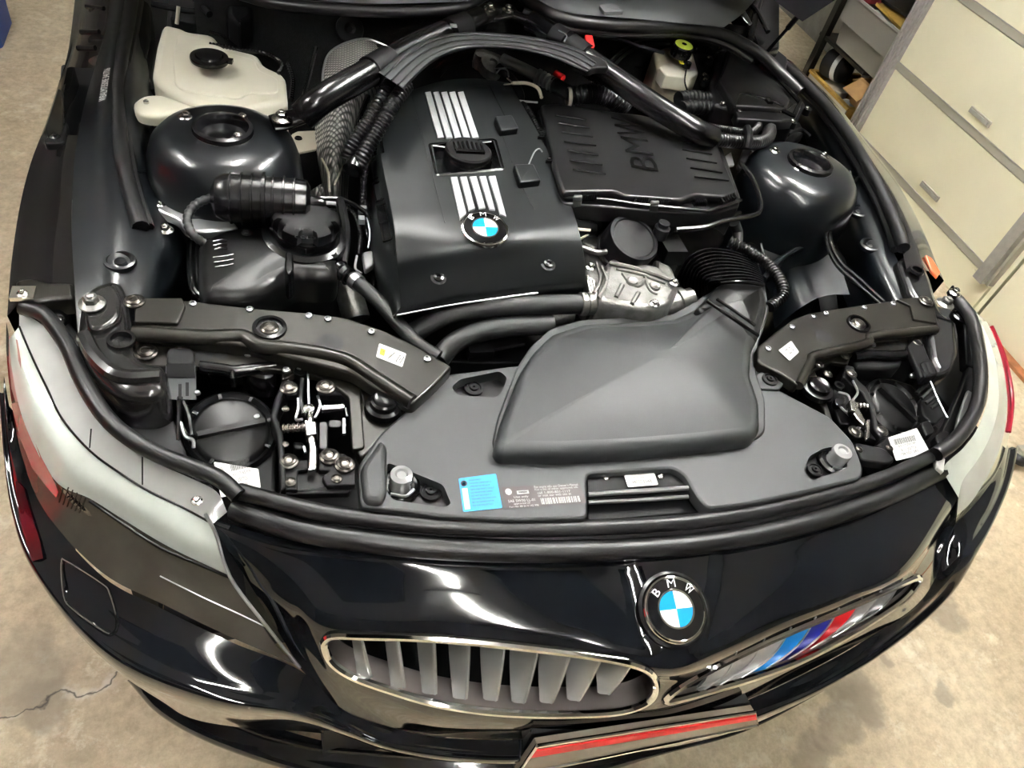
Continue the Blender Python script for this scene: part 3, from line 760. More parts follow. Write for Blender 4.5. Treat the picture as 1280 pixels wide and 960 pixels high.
# ---- right wing and rail
rows = [[(970, 72, .84), (978, 72, .84), (985, 74, .835), (990, 77, .825)],
        [(1015, 112, .83), (1028, 114, .83), (1040, 124, .82), (1048, 136, .81)],
        [(1056, 165, .825), (1068, 165, .82), (1080, 174, .81), (1088, 186, .80)],
        [(1085, 218, .82), (1100, 215, .815), (1117, 222, .80), (1121, 230, .79)],
        [(1106, 258, .81), (1122, 255, .805), (1140, 262, .79), (1143, 270, .775)],
        [(1124, 300, .80), (1140, 296, .795), (1158, 300, .78), (1160, 306, .765)],
        [(1134, 340, .79), (1152, 338, .785), (1172, 342, .77), (1180, 351, .755)]]
g = loft(rows, 6, 6)
b = MB('fender'); lw = [V(r[-1].x - .012, r[-1].y, 0.52) for r in g]; lw2 = [V(r[-1].x - .03, r[-1].y, 0.30) for r in g]
b.grid([r + [a, c] for r, a, c in zip(g, lw, lw2)], flip=True); fr_ = b.build('wing', car, 'right front wing in dark gloss paint')
b = MB('orange'); b.slab([(1157, 318, .79), (1165, 322, .787), (1176, 340, .775), (1172, 346, .775), (1164, 338, .78)], depth=.006, bev=.002, r=.002); b.build('amber_reflector', fr_)
b = MB('rubber')
sp_ = [(930, 50), (962, 68), (996, 96), (1030, 130), (1061, 170), (1084, 208), (1104, 245), (1120, 282), (1129, 310)]
b.tube([P(x, y, .872 - .00022 * y) for x, y in sp_], .013, 10); b.tube([P(x - 10, y + 2, .858 - .00022 * y) for x, y in sp_], .009, 8)
b.build('bonnet_seal', car)
# inner wing, right
rows = [[(1000, 100, .83), (985, 110, .78), (970, 130, .60)],
        [(1040, 160, .815), (1015, 165, .77), (990, 170, .60)],
        [(1074, 215, .80), (1055, 235, .76), (1030, 250, .60)],
        [(1098, 265, .79), (1068, 285, .75), (1035, 300, .60)],
        [(1115, 310, .78), (1085, 330, .745), (1045, 345, .62)],
        [(1150, 385, .765), (1110, 385, .735), (1060, 385, .66)]]
gr = loft(rows, 8, 6); b = MB('inner'); b.grid(gr, flip=True); ir = b.build('inner_wing', car, 'right inner wing panel in satin black paint')
zr = surf_z(gr)
for (x, y) in ((1074, 265), (1088, 307)):
    b = MB('inner'); b.lathe(zr(x, y), (-.2, 0, 1), [(.022, -.003), (.021, .004), (.016, .005), (.013, -.004), (.008, .002), (.001, .003)], 24); b.build('grommet', ir)
b = MB('gloss')
b.tube([P(*q) for q in ((1072, 222, .80), (1050, 255, .79), (1037, 290, .785), (1048, 325, .775), (1075, 350, .77), (1105, 378, .765))], .0045, 8)
b.tube([P(*q) for q in ((1067, 222, .80), (1045, 255, .79), (1032, 290, .785), (1043, 327, .775), (1070, 354, .77), (1100, 380, .765))], .004, 8); b.build('cable', car)
# arch plate (satin sheet beside the intake duct)
rows = [[(968, 345, .66), (985, 322, .70), (1010, 305, .72), (1040, 300, .73)], [(965, 375, .64), (990, 350, .69), (1022, 330, .71), (1050, 330, .72)], [(968, 410, .62), (1000, 385, .68), (1030, 370, .70), (1062, 368, .71)]]
b = MB('inner'); b.grid(loft(rows, 6, 6), flip=True)
b.tube([P(*q) for q in ((955, 348, .72), (975, 325, .735), (1005, 308, .745), (1035, 298, .75))], .006, 8); b.build('arch_liner', car)
b = MB('inner'); b.slab([(937, 290), (985, 285), (1030, 290), (1015, 305), (985, 320), (965, 335), (930, 320)], z=.72, depth=.05, bev=.012)
b.use('silver').tube([P(955, 320, .728), P(952, 300, .728), P(965, 290, .728)], .002, 6); b.use('inner').tube([P(978, 310, .725), P(985, 293, .725), P(988, 296, .725), P(982, 312, .725)], .004, 6); b.build('tower_foot', car)
# right rail casting
b = MB('casting'); b.slab([(1120, 325, .785), (1140, 312, .787), (1158, 330, .785), (1166, 350, .783), (1172, 372, .78), (1180, 392, .775), (1196, 400, .77), (1200, 440, .765), (1192, 462, .76), (1175, 466, .76), (1164, 450, .763), (1160, 420, .768), (1150, 385, .775), (1135, 360, .78)], depth=.06, bev=.012, r=.012)
rc = b.build('rail_casting', car)
b = MB('gloss'); b.lathe(P(1145, 339, .79), (0, 0, 1), [(.015, 0), (.014, .005), (.010, .005), (.009, -.003), (.001, -.003)], 20); b.build('grommet', rc)
b = MB(); b.bolt(P(1181, 380, .785), .017, m='alu'); b.build('bolt', rc)
b = MB(); b.bolt(P(1193, 366, .775), .012, m='zinc'); b.build('bolt', rc)
b = MB(); b.bolt(P(1200, 396, .77), .016, m='gloss', kind='dish'); b.use('dull').lathe(P(1200, 400, .745), (0, 0, 1), [(.022, 0), (.022, .015), (.017, .025)], 20); b.build('rubber_mount', rc)
b = MB('dull'); b.slab([(1190, 355, .77), (1206, 372, .76), (1214, 400, .75), (1216, 440, .74), (1222, 460, .735), (1208, 455, .74), (1205, 410, .75), (1196, 372, .765)], depth=.02, bev=.003, r=.004)
b.slab([(1212, 452, .735), (1222, 462, .73), (1222, 490, .72), (1208, 530, .71), (1190, 560, .71), (1170, 552, .715), (1186, 520, .72), (1203, 480, .73)], depth=.015, bev=.003, r=.004); b.build('lamp_carrier', car)
b = MB('silver'); b.slab([(1210, 487, .742), (1218, 492, .74), (1206, 530, .73), (1192, 552, .73), (1198, 520, .735)], depth=.006, bev=.002, r=.002); b.build('carrier_trim', car)

# ================================================================ NOSE
z_ = lambda a, b_, t: a + (b_ - a) * t
NOSE = [[(256, 645, 0.7), (330, 668, 0.7), (400, 680, 0.705), (480, 691, 0.71), (560, 697, 0.71), (640, 700, 0.71), (720, 700, 0.71), (800, 697, 0.71), (880, 690, 0.71), (960, 677, 0.71), (1040, 655, 0.71), (1110, 630, 0.71), (1180, 597, 0.71), (1202, 580, 0.71)], [(270, 665, 0.698), (338, 690, 0.698), (402, 703, 0.7), (480, 714, 0.703), (560, 721, 0.703), (640, 724, 0.703), (720, 725, 0.703), (800, 722, 0.703), (872, 716, 0.703), (950, 702, 0.703), (1032, 680, 0.703), (1108, 652, 0.703), (1168, 622, 0.7), (1199, 596, 0.7)], [(298, 708, 0.668), (358, 742, 0.668), (405, 768, 0.668), (478, 782, 0.668), (552, 785, 0.668), (632, 793, 0.667), (712, 804, 0.666), (788, 820, 0.665), (850, 826, 0.665), (905, 806, 0.667), (985, 770, 0.67), (1060, 740, 0.675), (1132, 705, 0.682), (1196, 622, 0.687)], [(315, 735, 0.65), (368, 772, 0.645), (403, 800, 0.635), (468, 815, 0.628), (545, 828, 0.622), (628, 838, 0.618), (705, 846, 0.614), (788, 852, 0.612), (847, 852, 0.612), (912, 832, 0.614), (995, 795, 0.62), (1070, 760, 0.632), (1140, 718, 0.652), (1195, 632, 0.676)], [(345, 785, 0.615), (385, 825, 0.59), (410, 845, 0.57), (455, 864, 0.56), (540, 890, 0.55), (622, 898, 0.545), (700, 900, 0.54), (790, 892, 0.54), (850, 882, 0.545), (920, 858, 0.555), (1002, 824, 0.57), (1078, 782, 0.59), (1148, 732, 0.62), (1193, 643, 0.665)], [(375, 835, 0.57), (402, 864, 0.54), (430, 887, 0.52), (475, 905, 0.5), (545, 920, 0.48), (625, 924, 0.47), (700, 920, 0.47), (785, 910, 0.47), (850, 900, 0.48), (925, 878, 0.5), (1012, 838, 0.52), (1088, 795, 0.55), (1156, 745, 0.58), (1194, 655, 0.65)]]
KL = [(405, 808), (409, 798), (421, 794), (450, 795), (520, 797), (600, 803), (680, 812), (740, 820), (790, 830), (812, 840), (820, 856), (815, 872), (795, 884), (760, 891), (700, 893), (650, 892), (600, 888), (540, 878), (480, 860), (440, 845), (415, 828)]
KR = [(832, 876), (852, 858), (900, 831), (960, 802), (1040, 768), (1100, 742), (1146, 722), (1143, 733), (1125, 752), (1090, 776), (1050, 800), (1000, 826), (940, 848), (890, 863), (850, 874)]
NOSE = [[(x, y, z + .00) for x, y, z in r] for r in NOSE]
gn = loft(NOSE, 14, 14)
SPINE = [(768, 680), (905, 675), (900, 730), (884, 790), (868, 822), (820, 822), (800, 790), (785, 735)]
for row_ in gn:
    for i_, p_ in enumerate(row_):
        x_, y_ = pix(p_)
        if inpoly(x_, y_, SPINE):
            dd_ = 99
            for (ax_, ay_), (bx_, by_) in zip(SPINE[1:], SPINE[2:] + SPINE[:1]):
                if (ay_ < 690 and by_ < 690): continue
                t_ = max(0, min(1, ((x_ - ax_) * (bx_ - ax_) + (y_ - ay_) * (by_ - ay_)) / ((bx_ - ax_) ** 2 + (by_ - ay_) ** 2)))
                dd_ = min(dd_, math.hypot(x_ - ax_ - t_ * (bx_ - ax_), y_ - ay_ - t_ * (by_ - ay_)))
            s_ = min(1, dd_ / 22); row_[i_] = p_ + V(0, -.002, .006 * s_ * s_ * (3 - 2 * s_))
zn = surf_z([r[::2] for r in gn[::2]])
def shrink(poly, d):
    cx_ = sum(p[0] for p in poly) / len(poly); cy_ = sum(p[1] for p in poly) / len(poly); out = []
    for i, p in enumerate(poly):
        a = poly[i - 1]; c2 = poly[(i + 1) % len(poly)]; e = Vector((c2[0] - a[0], c2[1] - a[1])).normalized(); n = Vector((-e.y, e.x))
        if n.dot(Vector((cx_ - p[0], cy_ - p[1]))) < 0: n = -n
        out.append((p[0] + n.x * d, p[1] + n.y * d))
    return out
KLs, KRs = KL, shrink(KR, 1)
b = MB('paint')
b.grid(gn, keep=lambda p: not (inpoly(*pix(p), KLs) or inpoly(*pix(p), KRs)))
# V-shaped creases of the nose either side of the emblem
LOW = [[(5, 470, 0.7), (16, 530, 0.665), (34, 592, 0.655), (62, 648, 0.645), (130, 722, 0.63), (205, 762, 0.615), (290, 803, 0.595), (375, 838, 0.568), (430, 888, 0.515), (475, 906, 0.497), (545, 921, 0.477), (625, 925, 0.467), (700, 921, 0.467), (785, 911, 0.467), (850, 901, 0.477), (925, 879, 0.497), (1012, 839, 0.517), (1088, 796, 0.547), (1156, 746, 0.577), (1194, 656, 0.647), (1224, 624, 0.66), (1246, 590, 0.67), (1259, 556, 0.68)], [(4, 490, 0.686), (11, 565, 0.651), (24, 628, 0.641), (50, 688, 0.631), (112, 765, 0.616), (188, 815, 0.601), (280, 855, 0.581), (368, 878, 0.554), (432, 905, 0.501), (480, 925, 0.483), (547, 936, 0.463), (627, 942, 0.453), (702, 938, 0.453), (787, 928, 0.453), (852, 918, 0.463), (928, 893, 0.483), (1018, 858, 0.503), (1098, 808, 0.533), (1170, 748, 0.563), (1206, 690, 0.633), (1234, 645, 0.646), (1252, 605, 0.656), (1262, 562, 0.666)], [(5, 500, 0.66), (11, 585, 0.625), (20, 652, 0.615), (42, 715, 0.605), (98, 792, 0.59), (164, 846, 0.575), (270, 884, 0.555), (366, 898, 0.528), (433, 920, 0.475), (482, 937, 0.457), (550, 950, 0.437), (630, 955, 0.427), (705, 950, 0.427), (790, 940, 0.427), (855, 930, 0.437), (932, 907, 0.457), (1024, 866, 0.477), (1106, 816, 0.507), (1180, 752, 0.537), (1218, 692, 0.607), (1243, 642, 0.62), (1258, 602, 0.63), (1266, 565, 0.64)], [(12, 530, 0.48), (24, 608, 0.445), (42, 672, 0.435), (76, 735, 0.445), (135, 800, 0.43), (195, 845, 0.415), (280, 878, 0.395), (366, 903, 0.368), (433, 922, 0.315), (482, 938, 0.297), (550, 950, 0.277), (630, 955, 0.267), (705, 950, 0.267), (790, 940, 0.267), (855, 930, 0.277), (938, 905, 0.297), (1032, 862, 0.317), (1112, 812, 0.347), (1184, 750, 0.377), (1222, 690, 0.447), (1246, 640, 0.46), (1260, 600, 0.47), (1267, 568, 0.48)]]
for k_ in range(15, len(LOW[0])):      # the right flank turns in under the bumper
    t_ = min(1, (k_ - 14) / 3); m_ = P(*LOW[2][k_]); q_ = P(*LOW[3][k_]); q_ = q_.lerp(V(m_.x - .035, m_.y + .02, m_.z - .20), t_); LOW[3][k_] = (*pix(q_), q_.z)
for k_ in range(0, 8):                  # and so does the left one
    t_ = min(1, (8 - k_) / 3); m_ = P(*LOW[2][k_]); q_ = P(*LOW[3][k_]); q_ = q_.lerp(V(m_.x + .035, m_.y + .02, m_.z - .20), t_); LOW[3][k_] = (*pix(q_), q_.z)
gl = loft(LOW, 8, 8)
b.grid(gl)
nose = b.build('front_bumper', car, 'gloss black front bumper', sharp=60)
# lower splitter lip
LIP = [[(200, 860, 0.235), (262, 885, 0.235), (330, 905, 0.235), (400, 925, 0.235), (470, 938, 0.235), (550, 948, 0.235), (640, 952, 0.235), (740, 944, 0.235), (840, 926, 0.235), (930, 902, 0.242), (1020, 862, 0.251), (1075, 828, 0.2565)], [(165, 850, 0.225), (225, 893, 0.225), (300, 925, 0.225), (375, 940, 0.225), (450, 952, 0.225), (550, 965, 0.225), (640, 970, 0.225), (740, 962, 0.225), (840, 940, 0.225), (930, 915, 0.232), (1015, 872, 0.2405), (1072, 836, 0.2462)], [(160, 852, 0.205), (198, 893, 0.205), (258, 927, 0.205), (340, 956, 0.205), (430, 978, 0.205), (550, 992, 0.205), (640, 992, 0.205), (740, 972, 0.205), (860, 930, 0.205), (935, 903, 0.2125), (1005, 868, 0.2195), (1070, 830, 0.22599999999999998)], [(175, 855, 0.15), (212, 893, 0.15), (270, 925, 0.15), (350, 953, 0.15), (440, 974, 0.15), (550, 985, 0.15), (640, 985, 0.15), (740, 965, 0.15), (860, 922, 0.15), (930, 895, 0.157), (1000, 862, 0.164), (1066, 826, 0.1706)]]
b = MB('lip'); b.grid(loft(LIP, 8, 6)); b.build('splitter', car)
b = MB('gloss'); b.tube([P(*q) for q in ((262, 892, .235), (330, 918, .235), (390, 934, .24), (450, 940, .26), (540, 948, .27))], .004, 6); b.build('splitter_edge', car)
# dark lower intake seen between nose and lip
b = MB('void'); b.box((0, -0.68, 0.27), 0.9, 0.22, 0.12); b.build('lower_intake', car, smooth=False)
# headlamp-washer cover outline
b = MB('chrome')
wc = [(77, 703), (84, 702), (128, 730), (137, 742), (146, 775), (142, 790), (130, 789), (92, 762), (80, 745)]
zl = surf_z(gl[:16]); q = [zl(x, y, .003) for x, y in wc]; q = cr([(a.x, a.y, a.z) for a in q], 4, closed=True); b.tube(q + [q[0]], .0014, 6, caps=False, smooth=1)
b.build('washer_cover_outline', nose)
b = MB('sidered'); rr_ = [[zl(x, y, .003) for x, y in r] for r in (((19, 600), (22, 628), (25, 650), (30, 668), (40, 702)), ((24, 604), (28, 630), (34, 652), (40, 672), (46, 700)), ((30, 610), (36, 632), (43, 654), (50, 676), (54, 698)))]
b.grid(rr_); b.build('side_patch', nose, 'dark red side patch')  # dark red patch on the left flank of the bumper

# ---- kidney grilles
def ring(poly, name, parent, r=.005, lab=None):
    q = [zn(x, y, .002) for x, y in poly]; q = cr([(a.x, a.y, a.z) for a in q], 5, closed=True)
    b = MB('chrome'); b.tube(q + [q[0]], r, 8, caps=False, smooth=1)
    inner = []
    # sleeve running back into the bay
    c = sum(q, Vector()) / len(q)
    d_ = LEDGE
    rings = [[p for p in q], [p + V(0.002, d_ * .5, 0) for p in q], [p + V(.004, d_, 0) for p in q]]
    b.use('ledge').grid(rings, closed=True)
    return b.build(name, parent, lab)
for poly, side in ((KL, 'left'), (KR, 'right')):
    g_ = MB('void'); q = [zn(x, y) for x, y in poly]; c = sum(q, Vector()) / len(q)
    LEDGE = .036 if side == 'left' else .012
    mid_ = [p + V(.004, LEDGE, -.001) for p in q]; back = [p + V(.004, .09, -.16) for p in q]; g_.grid([mid_, back], closed=True)
    g_.add(back + [c + V(.008, .09, -.16)], [(i, (i + 1) % len(back), len(back)) for i in range(len(back))])
    kg = g_.build('kidney_grille', car, side + ' kidney grille with grey vertical bars' if side == 'left' else 'right kidney grille with blue and red bars')
    ring(poly, 'grille_frame', kg, .0055, 'chrome frame')
    if side == 'left':
        b = MB('rail')
        b.tube([PY(430, 815, -.70), PY(560, 832, -.71), PY(700, 848, -.71), PY(800, 862, -.70)], .004, 8); b.use('silver').tube([PY(440, 838, -.72), PY(560, 846, -.73), PY(700, 862, -.73), PY(790, 876, -.72)], .0018, 6)
        b.build('radiator_edge', kg)
        sl = [((450, 799), (463, 851)), ((496, 800), (505, 864)), ((542, 803), (544, 872)), ((586, 807), (582, 878)), ((630, 812), (620, 880)), ((672, 817), (655, 883)), ((713, 822), (690, 883)), ((752, 827), (724, 880)), ((790, 834), (762, 872))]
        for (tx, ty), (bx, by) in sl:
            A = zn(tx, ty, .0) + V(0, .004, -.002); B = zn(bx, by, .0) + V(0, .004, 0); mcol = 'slat'
            b = MB(mcol); mid = A.lerp(B, .55) + V(0, -.003, .003); w = V(.0035, 0, 0)
            rows = []
            for k in range(9):
                t = k / 8; p = A * (1 - t) ** 2 + mid * 2 * t * (1 - t) + B * t * t
                dep = .052 * (1 - t ** 3) + .004
                rows.append([p - w * .4, p + V(-.012, dep * .5, .002), p + V(-.016, dep, .004), p + V(-.010, dep, .004), p + w, p - w * .4])
            b.grid(rows); b.use('silver').tube([r[0] + w * .5 for r in rows], .0014, 6, smooth=1)
            b.build('grille_bar', kg)
    else:
        sr = [((921, 814), (880, 862), 'slat'), ((956, 798), (900, 856), 'slat'), ((989, 784), (927, 847), 'slat'), ((1020, 771), (958, 836), 'mblue'), ((1049, 760), (985, 824), 'mnavy'), ((1078, 748), (1013, 811), 'mred'), ((1102, 738), (1040, 797), 'slat'), ((1124, 730), (1068, 780), 'silver')]
        prev = ((890, 832), (850, 872))
        for T, B_, mc in sr:
            b = MB(mc); rows = []
            for k in range(9):
                t = k / 8; bow = math.sin(t * math.pi) * 7
                fx, fy = T[0] + (B_[0] - T[0]) * t + bow, T[1] + (B_[1] - T[1]) * t + bow * .6
                gx, gy = prev[0][0] + (prev[1][0] - prev[0][0]) * t + bow, prev[0][1] + (prev[1][1] - prev[0][1]) * t + bow * .6
                f = zn(fx, fy, .001); g = zn(gx, gy, -.001) + V(0, .030, .0)
                # the rear edge lies deeper, hidden behind the neighbouring bar
                q2 = P(gx, gy, zn(gx, gy).z - .014)
                rows.append([f, f.lerp(q2, .5) + V(0, .001, .001), q2, q2 + V(0, .004, -.004), f + V(.001, .006, -.004), f])
            b.grid(rows); b.use('silver').tube([r[0] for r in rows], .0013, 6, smooth=1)
            b.build('grille_bar', kg, {'mblue': 'light blue bar', 'mnavy': 'dark blue bar', 'mred': 'red bar'}.get(mc))
            prev = (T, B_)

# ---- roundel emblem
def roundel(parent, c, n, r, up, name='emblem', lab=None, dome=.10):
    x, y, n = frame(n, None); upv = Vector(up); y = (upv - n * upv.dot(n)).normalized(); x = y.cross(n)
    b = MB('chrome'); b.lathe(c, n, [(r, -.002), (r, r * .04), (r * .97, r * .09), (r * .92, r * .10)], 48, cap=False)
    b.use('badgeblack').lathe(c, n, [(r * .92, r * .10), (r * .56, r * .13)], 48, cap=False)
    b.use('chrome').lathe(c, n, [(r * .585, r * .125), (r * .575, r * .15), (r * .53, r * .15), (r * .52, r * .14)], 48, cap=False)
    b.lathe(c, n, [(r * .92, r * .10), (r * .905, r * .12), (r * .88, r * .11)], 48, cap=False)
    for k in range(4):
        b.use('badgeblue' if k % 2 == 1 else 'badgewhite')
        vs = [Vector(c) + n * r * .155]; N = 10
        for i in range(N + 1):
            a = math.pi / 2 * (k + i / N); vs.append(Vector(c) + (x * math.cos(a) + y * math.sin(a)) * r * .53 + n * r * .14)
        b.add(vs, [(0, i + 1, i + 2) for i in range(N)])
    b.use('badgewhite')
    for ch, a in (('B', 135), ('M', 90), ('W', 45)):
        a = math.radians(a); rad = x * math.cos(a) + y * math.sin(a); tan = x * math.sin(a) - y * math.cos(a); h = r * .24; w = r * (.26 if ch != 'B' else .19)
        o = Vector(c) + rad * r * .625 - tan * w / 2 + n * r * .135
        b.text(ch, o, tan, rad, w, h, lift=.0008)
    return b.build(name, parent, lab, sharp=30, split=False)
cN = zn(843, 762, .004); e1 = zn(860, 762) - zn(826, 762); e2 = zn(843, 745) - zn(843, 779); nN = e1.cross(e2).normalized()
b = MB('gloss'); b.lathe(cN - nN * .003, nN, [(.049, -.004), (.049, .003), (.045, .005), (.042, .002)], 48, cap=False); b.build('emblem_seat', nose)
roundel(nose, cN, nN, .0435, P(843, 740, .69) - P(838, 790, .64), lab='blue and white roundel emblem on the nose')

# ---- number plate frame
pl = MB('dull')
A, B_, C_, D_ = P(672, 897, .535), P(927, 861, .535), P(937, 878, .505), P(664, 918, .505)
E_, F_ = P(642, 960, .40), P(944, 900, .42)
def prism(m, top, off):
    n_ = len(top); m.add(list(top) + [p + off for p in top], [tuple(range(n_)), tuple(range(n_, 2 * n_))[::-1]] + [(i, (i + 1) % n_, n_ + (i + 1) % n_, n_ + i) for i in range(n_)])
prism(pl, [A, B_, C_, D_], V(0, .01, -.03)); prism(pl, [D_, C_, F_, E_], V(0, .03, -.004))
pb = pl.build('plate_bracket', car, smooth=False)
b = MB('shroud'); prism(b, [A + V(0, 0, .001), B_ + V(0, 0, .001), C_ + V(0, 0, .001), D_ + V(0, 0, .001)], V(0, .002, -.004)); b.build('bracket_top', pb, smooth=False)
a1, b1, c1, d1_ = P(668, 922, .512), P(938, 881, .512), P(942, 897, .470), P(643, 958, .420)
off = V(0, -.012, .004)
b = MB('plateface'); prism(b, [a1, b1, c1, d1_], off); b.build('number_plate', pb, 'bare number plate tinted with the mirrored floor', smooth=False)  # tan of the floor mirrored in the plate is put into its colour
b = MB('red'); u = .18; prism(b, [a1.lerp(d1_, .14) + off * 1.15, b1.lerp(c1, .22) + off * 1.15, b1.lerp(c1, .50) + off * 1.15, a1.lerp(d1_, .38) + off * 1.15], V(0, .004, 0)); b.build('plate_stripe', pb, 'red stripe', smooth=False)
b = MB('chrome'); pts = [a1 + off, b1 + off, c1 + off, d1_ + off, a1 + off]; b.tube(pts, .003, 8, smooth=1); b.build('plate_frame', pb, 'clear plate frame')

# ---- weatherstrips across the nose
U1 = [(298, 614, .735), (350, 628, .74), (400, 640, .74), (480, 651, .74), (560, 658, .74), (640, 661, .74), (720, 660, .74), (800, 657, .74), (880, 650, .74), (960, 637, .74), (1040, 617, .74), (1110, 595, .74), (1168, 568, .74)]
U2 = [(292, 636, .715), (345, 654, .72), (400, 668, .722), (480, 679, .722), (560, 686, .722), (640, 689, .722), (720, 689, .722), (800, 686, .722), (880, 679, .722), (960, 666, .722), (1040, 645, .722), (1110, 620, .722), (1178, 587, .72)]
b = MB('rubber'); b.tube([P(*q) for q in U1], .0105, 12); b.build('front_seal', car)
b = MB('rubber'); b.tube([P(*q) for q in U2], .0145, 12); b.build('front_seal', car)
b = MB('void'); b.grid([[P(x, y, z - .006) for x, y, z in U1], [P(x, y, z - .006) for x, y, z in U2]]); b.build('seal_channel', car)
b = MB('chrome'); b.tube([P(x, y - 1, z + .002) for x, y, z in NOSE[0][1:-1]], .0008, 5); b.build('nose_edge', car)

# ---- headlamps
HL_out = [(8, 402, .735), (8, 440, .725), (14, 500, .70), (28, 572, .675), (58, 642, .65), (128, 716, .635), (205, 756, .62), (290, 797, .60), (377, 834, .572)]
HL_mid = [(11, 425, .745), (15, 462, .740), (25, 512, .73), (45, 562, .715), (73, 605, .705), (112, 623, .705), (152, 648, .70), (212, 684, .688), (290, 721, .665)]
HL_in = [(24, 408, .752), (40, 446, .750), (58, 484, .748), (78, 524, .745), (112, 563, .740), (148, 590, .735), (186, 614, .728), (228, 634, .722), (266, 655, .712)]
# the lens tapers to the tip; rows: inner rim, lower edge of the pale band, smoked part, outer edge
rim = [(24, 388, .757), (62, 414, .760), (92, 462, .760), (118, 508, .758), (146, 546, .756), (186, 574, .750), (230, 594, .744), (270, 614, .735), (284, 640, .715)]
def densify(r): return r
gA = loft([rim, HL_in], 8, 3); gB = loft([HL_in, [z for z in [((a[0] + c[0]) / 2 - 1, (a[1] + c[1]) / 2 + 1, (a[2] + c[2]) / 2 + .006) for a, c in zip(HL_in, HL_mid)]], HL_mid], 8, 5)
HL_low = [(15, 440, .735), (24, 470, .73), (36, 520, .715), (56, 570, .70), (95, 630, .685), (150, 680, .67), (212, 718, .66), (280, 762, .63), (340, 800, .60)]
gC = loft([HL_mid, HL_low, HL_out], 8, 5)
hl = MB('lampsmoke'); hl.grid(gC); h1 = hl.build('headlamp', car, 'left headlamp')
b = MB('lensglare'); b.grid(gB); b.build('lens_glare_band', h1, 'pale greenish white reflection painted on the lens')
b = MB('lampcream'); b.grid(gA); b.build('lamp_rim', h1, 'pale grey rim')
b = MB('gloss'); b.tube([P(x, y, z + .001) for x, y, z in HL_in], .0014, 6); b.tube([P(114, 536, .7565), P(112, 560, .744)], .0008, 5, smooth=1); b.tube([P(178, 571, .754), P(178, 606, .733)], .0008, 5, smooth=1); b.build('panel_gap', h1)
b = MB('zinc'); b.bolt(P(246, 626, .733), .007); b.build('bolt', h1)
b = MB('paint')
# sliver between pale band end and lens tip
zc = surf_z(gC + gB)
b = MB('lampred')
rr_ = [[zc(x, y, .008) for x, y in r] for r in (((14, 505), (24, 545), (40, 585), (58, 608), (70, 622)), ((26, 500), (36, 535), (52, 572), (66, 598), (73, 615)))]
b.grid(rr_); b.build('red_lens_strip', h1, 'red reflection painted on the lens')  # reflection of a red thing, painted as a strip on the lens
b = MB('lamppink'); rr_ = [[zc(x, y, .004) for x, y in r] for r in (((11, 420), (11, 450), (14, 485), (20, 505)), ((22, 425), (26, 450), (27, 480), (28, 498)))]; b.grid(rr_); b.build('corner_reflection', h1, 'pink corner reflection painted on the lens')  # pink part of that reflection, painted into the lens corner
b = MB('gloss')
for k in range(6): b.tube([zc(74 + 5 * k, 628 + 2.6 * k, .004), zc(80 + 5.4 * k, 606 + 3.4 * k, .004)], .0009, 5, smooth=1)
b.tube([zc(x, y, .003) for x, y in ((112, 626), (150, 652), (200, 684), (250, 706), (288, 722))], .002, 6)
b.build('lens_ribs', h1)
b = MB('silver'); b.tube([zc(x, y, .003) for x, y in ((200, 720), (250, 745), (300, 768), (335, 785))], .0008, 5); b.tube([P(256, 642, .728), P(270, 668, .708), P(288, 722, .672), P(335, 785, .625), P(375, 835, .578)], .0022, 6); b.build('lens_edge', h1)
b = MB('rubber'); b.tube([P(*q) for q in ((28, 384, .77), (56, 394, .772), (84, 432, .772), (104, 476, .772), (130, 518, .77), (160, 546, .768), (198, 568, .762), (240, 584, .757), (274, 598, .752), (298, 620, .745))], .0105, 10, flat=1.0); b.build('lamp_seal', car)
# right headlamp
r_in = [(1188, 372, .775), (1212, 392, .775), (1228, 425, .772), (1236, 462, .768), (1234, 500, .762), (1222, 535, .755), (1204, 560, .748), (1182, 580, .74), (1180, 592, .728)]
r_b = [(1208, 384, .772), (1226, 404, .77), (1240, 435, .765), (1247, 468, .758), (1248, 508, .748), (1238, 545, .738), (1222, 575, .728), (1204, 600, .715), (1198, 622, .70)]
r_c = [(1214, 386, .755), (1234, 404, .755), (1248, 436, .745), (1256, 470, .735), (1259, 510, .722), (1253, 550, .71), (1240, 585, .695), (1216, 625, .675), (1196, 645, .668)]
r_o = [(1216, 388, .72), (1237, 405, .72), (1252, 437, .715), (1261, 472, .705), (1265, 512, .69), (1259, 556, .675), (1246, 592, .668), (1222, 626, .66), (1194, 656, .655)]
gA = loft([r_in, r_b], 8, 4); b = MB('lensglare'); b.grid(gA)
h2 = MB('lampsmoke'); h2.grid(loft([r_c, r_o], 8, 3)); h2 = h2.build('headlamp', car, 'right headlamp')
b.build('lens_glare_band', h2, 'pale greenish white reflection painted on the lens')
b = MB('lampcream'); b.grid(loft([r_b, r_c], 8, 4)); b.build('lamp_rim', h2, 'pale grey rim')
b = MB('lampred'); b.tube([P(*q) for q in ((1240, 408, .725), (1254, 440, .72), (1263, 475, .71), (1266, 505, .70), (1262, 540, .69))], .003, 6); b.build('red_lens_strip', h2, 'red marker edge')
b = MB('rubber'); b.tube([P(*q) for q in ((1198, 376, .785), (1214, 398, .785), (1222, 430, .782), (1226, 465, .778), (1223, 500, .772), (1210, 530, .766), (1192, 552, .76), (1170, 568, .753))], .0115, 10); b.build('lamp_seal', car)
b = MB('sticker'); b.slab([(1170, 570, .745), (1182, 573, .745), (1180, 590, .74), (1172, 584, .742)], depth=.01, bev=.002, r=.002); b.build('seal_end_clip', car, 'white clip')

# ================================================================ ENGINE BAY
def L3(pts, z): return [P(p[0], p[1], p[2] if len(p) > 2 else z) for p in pts]
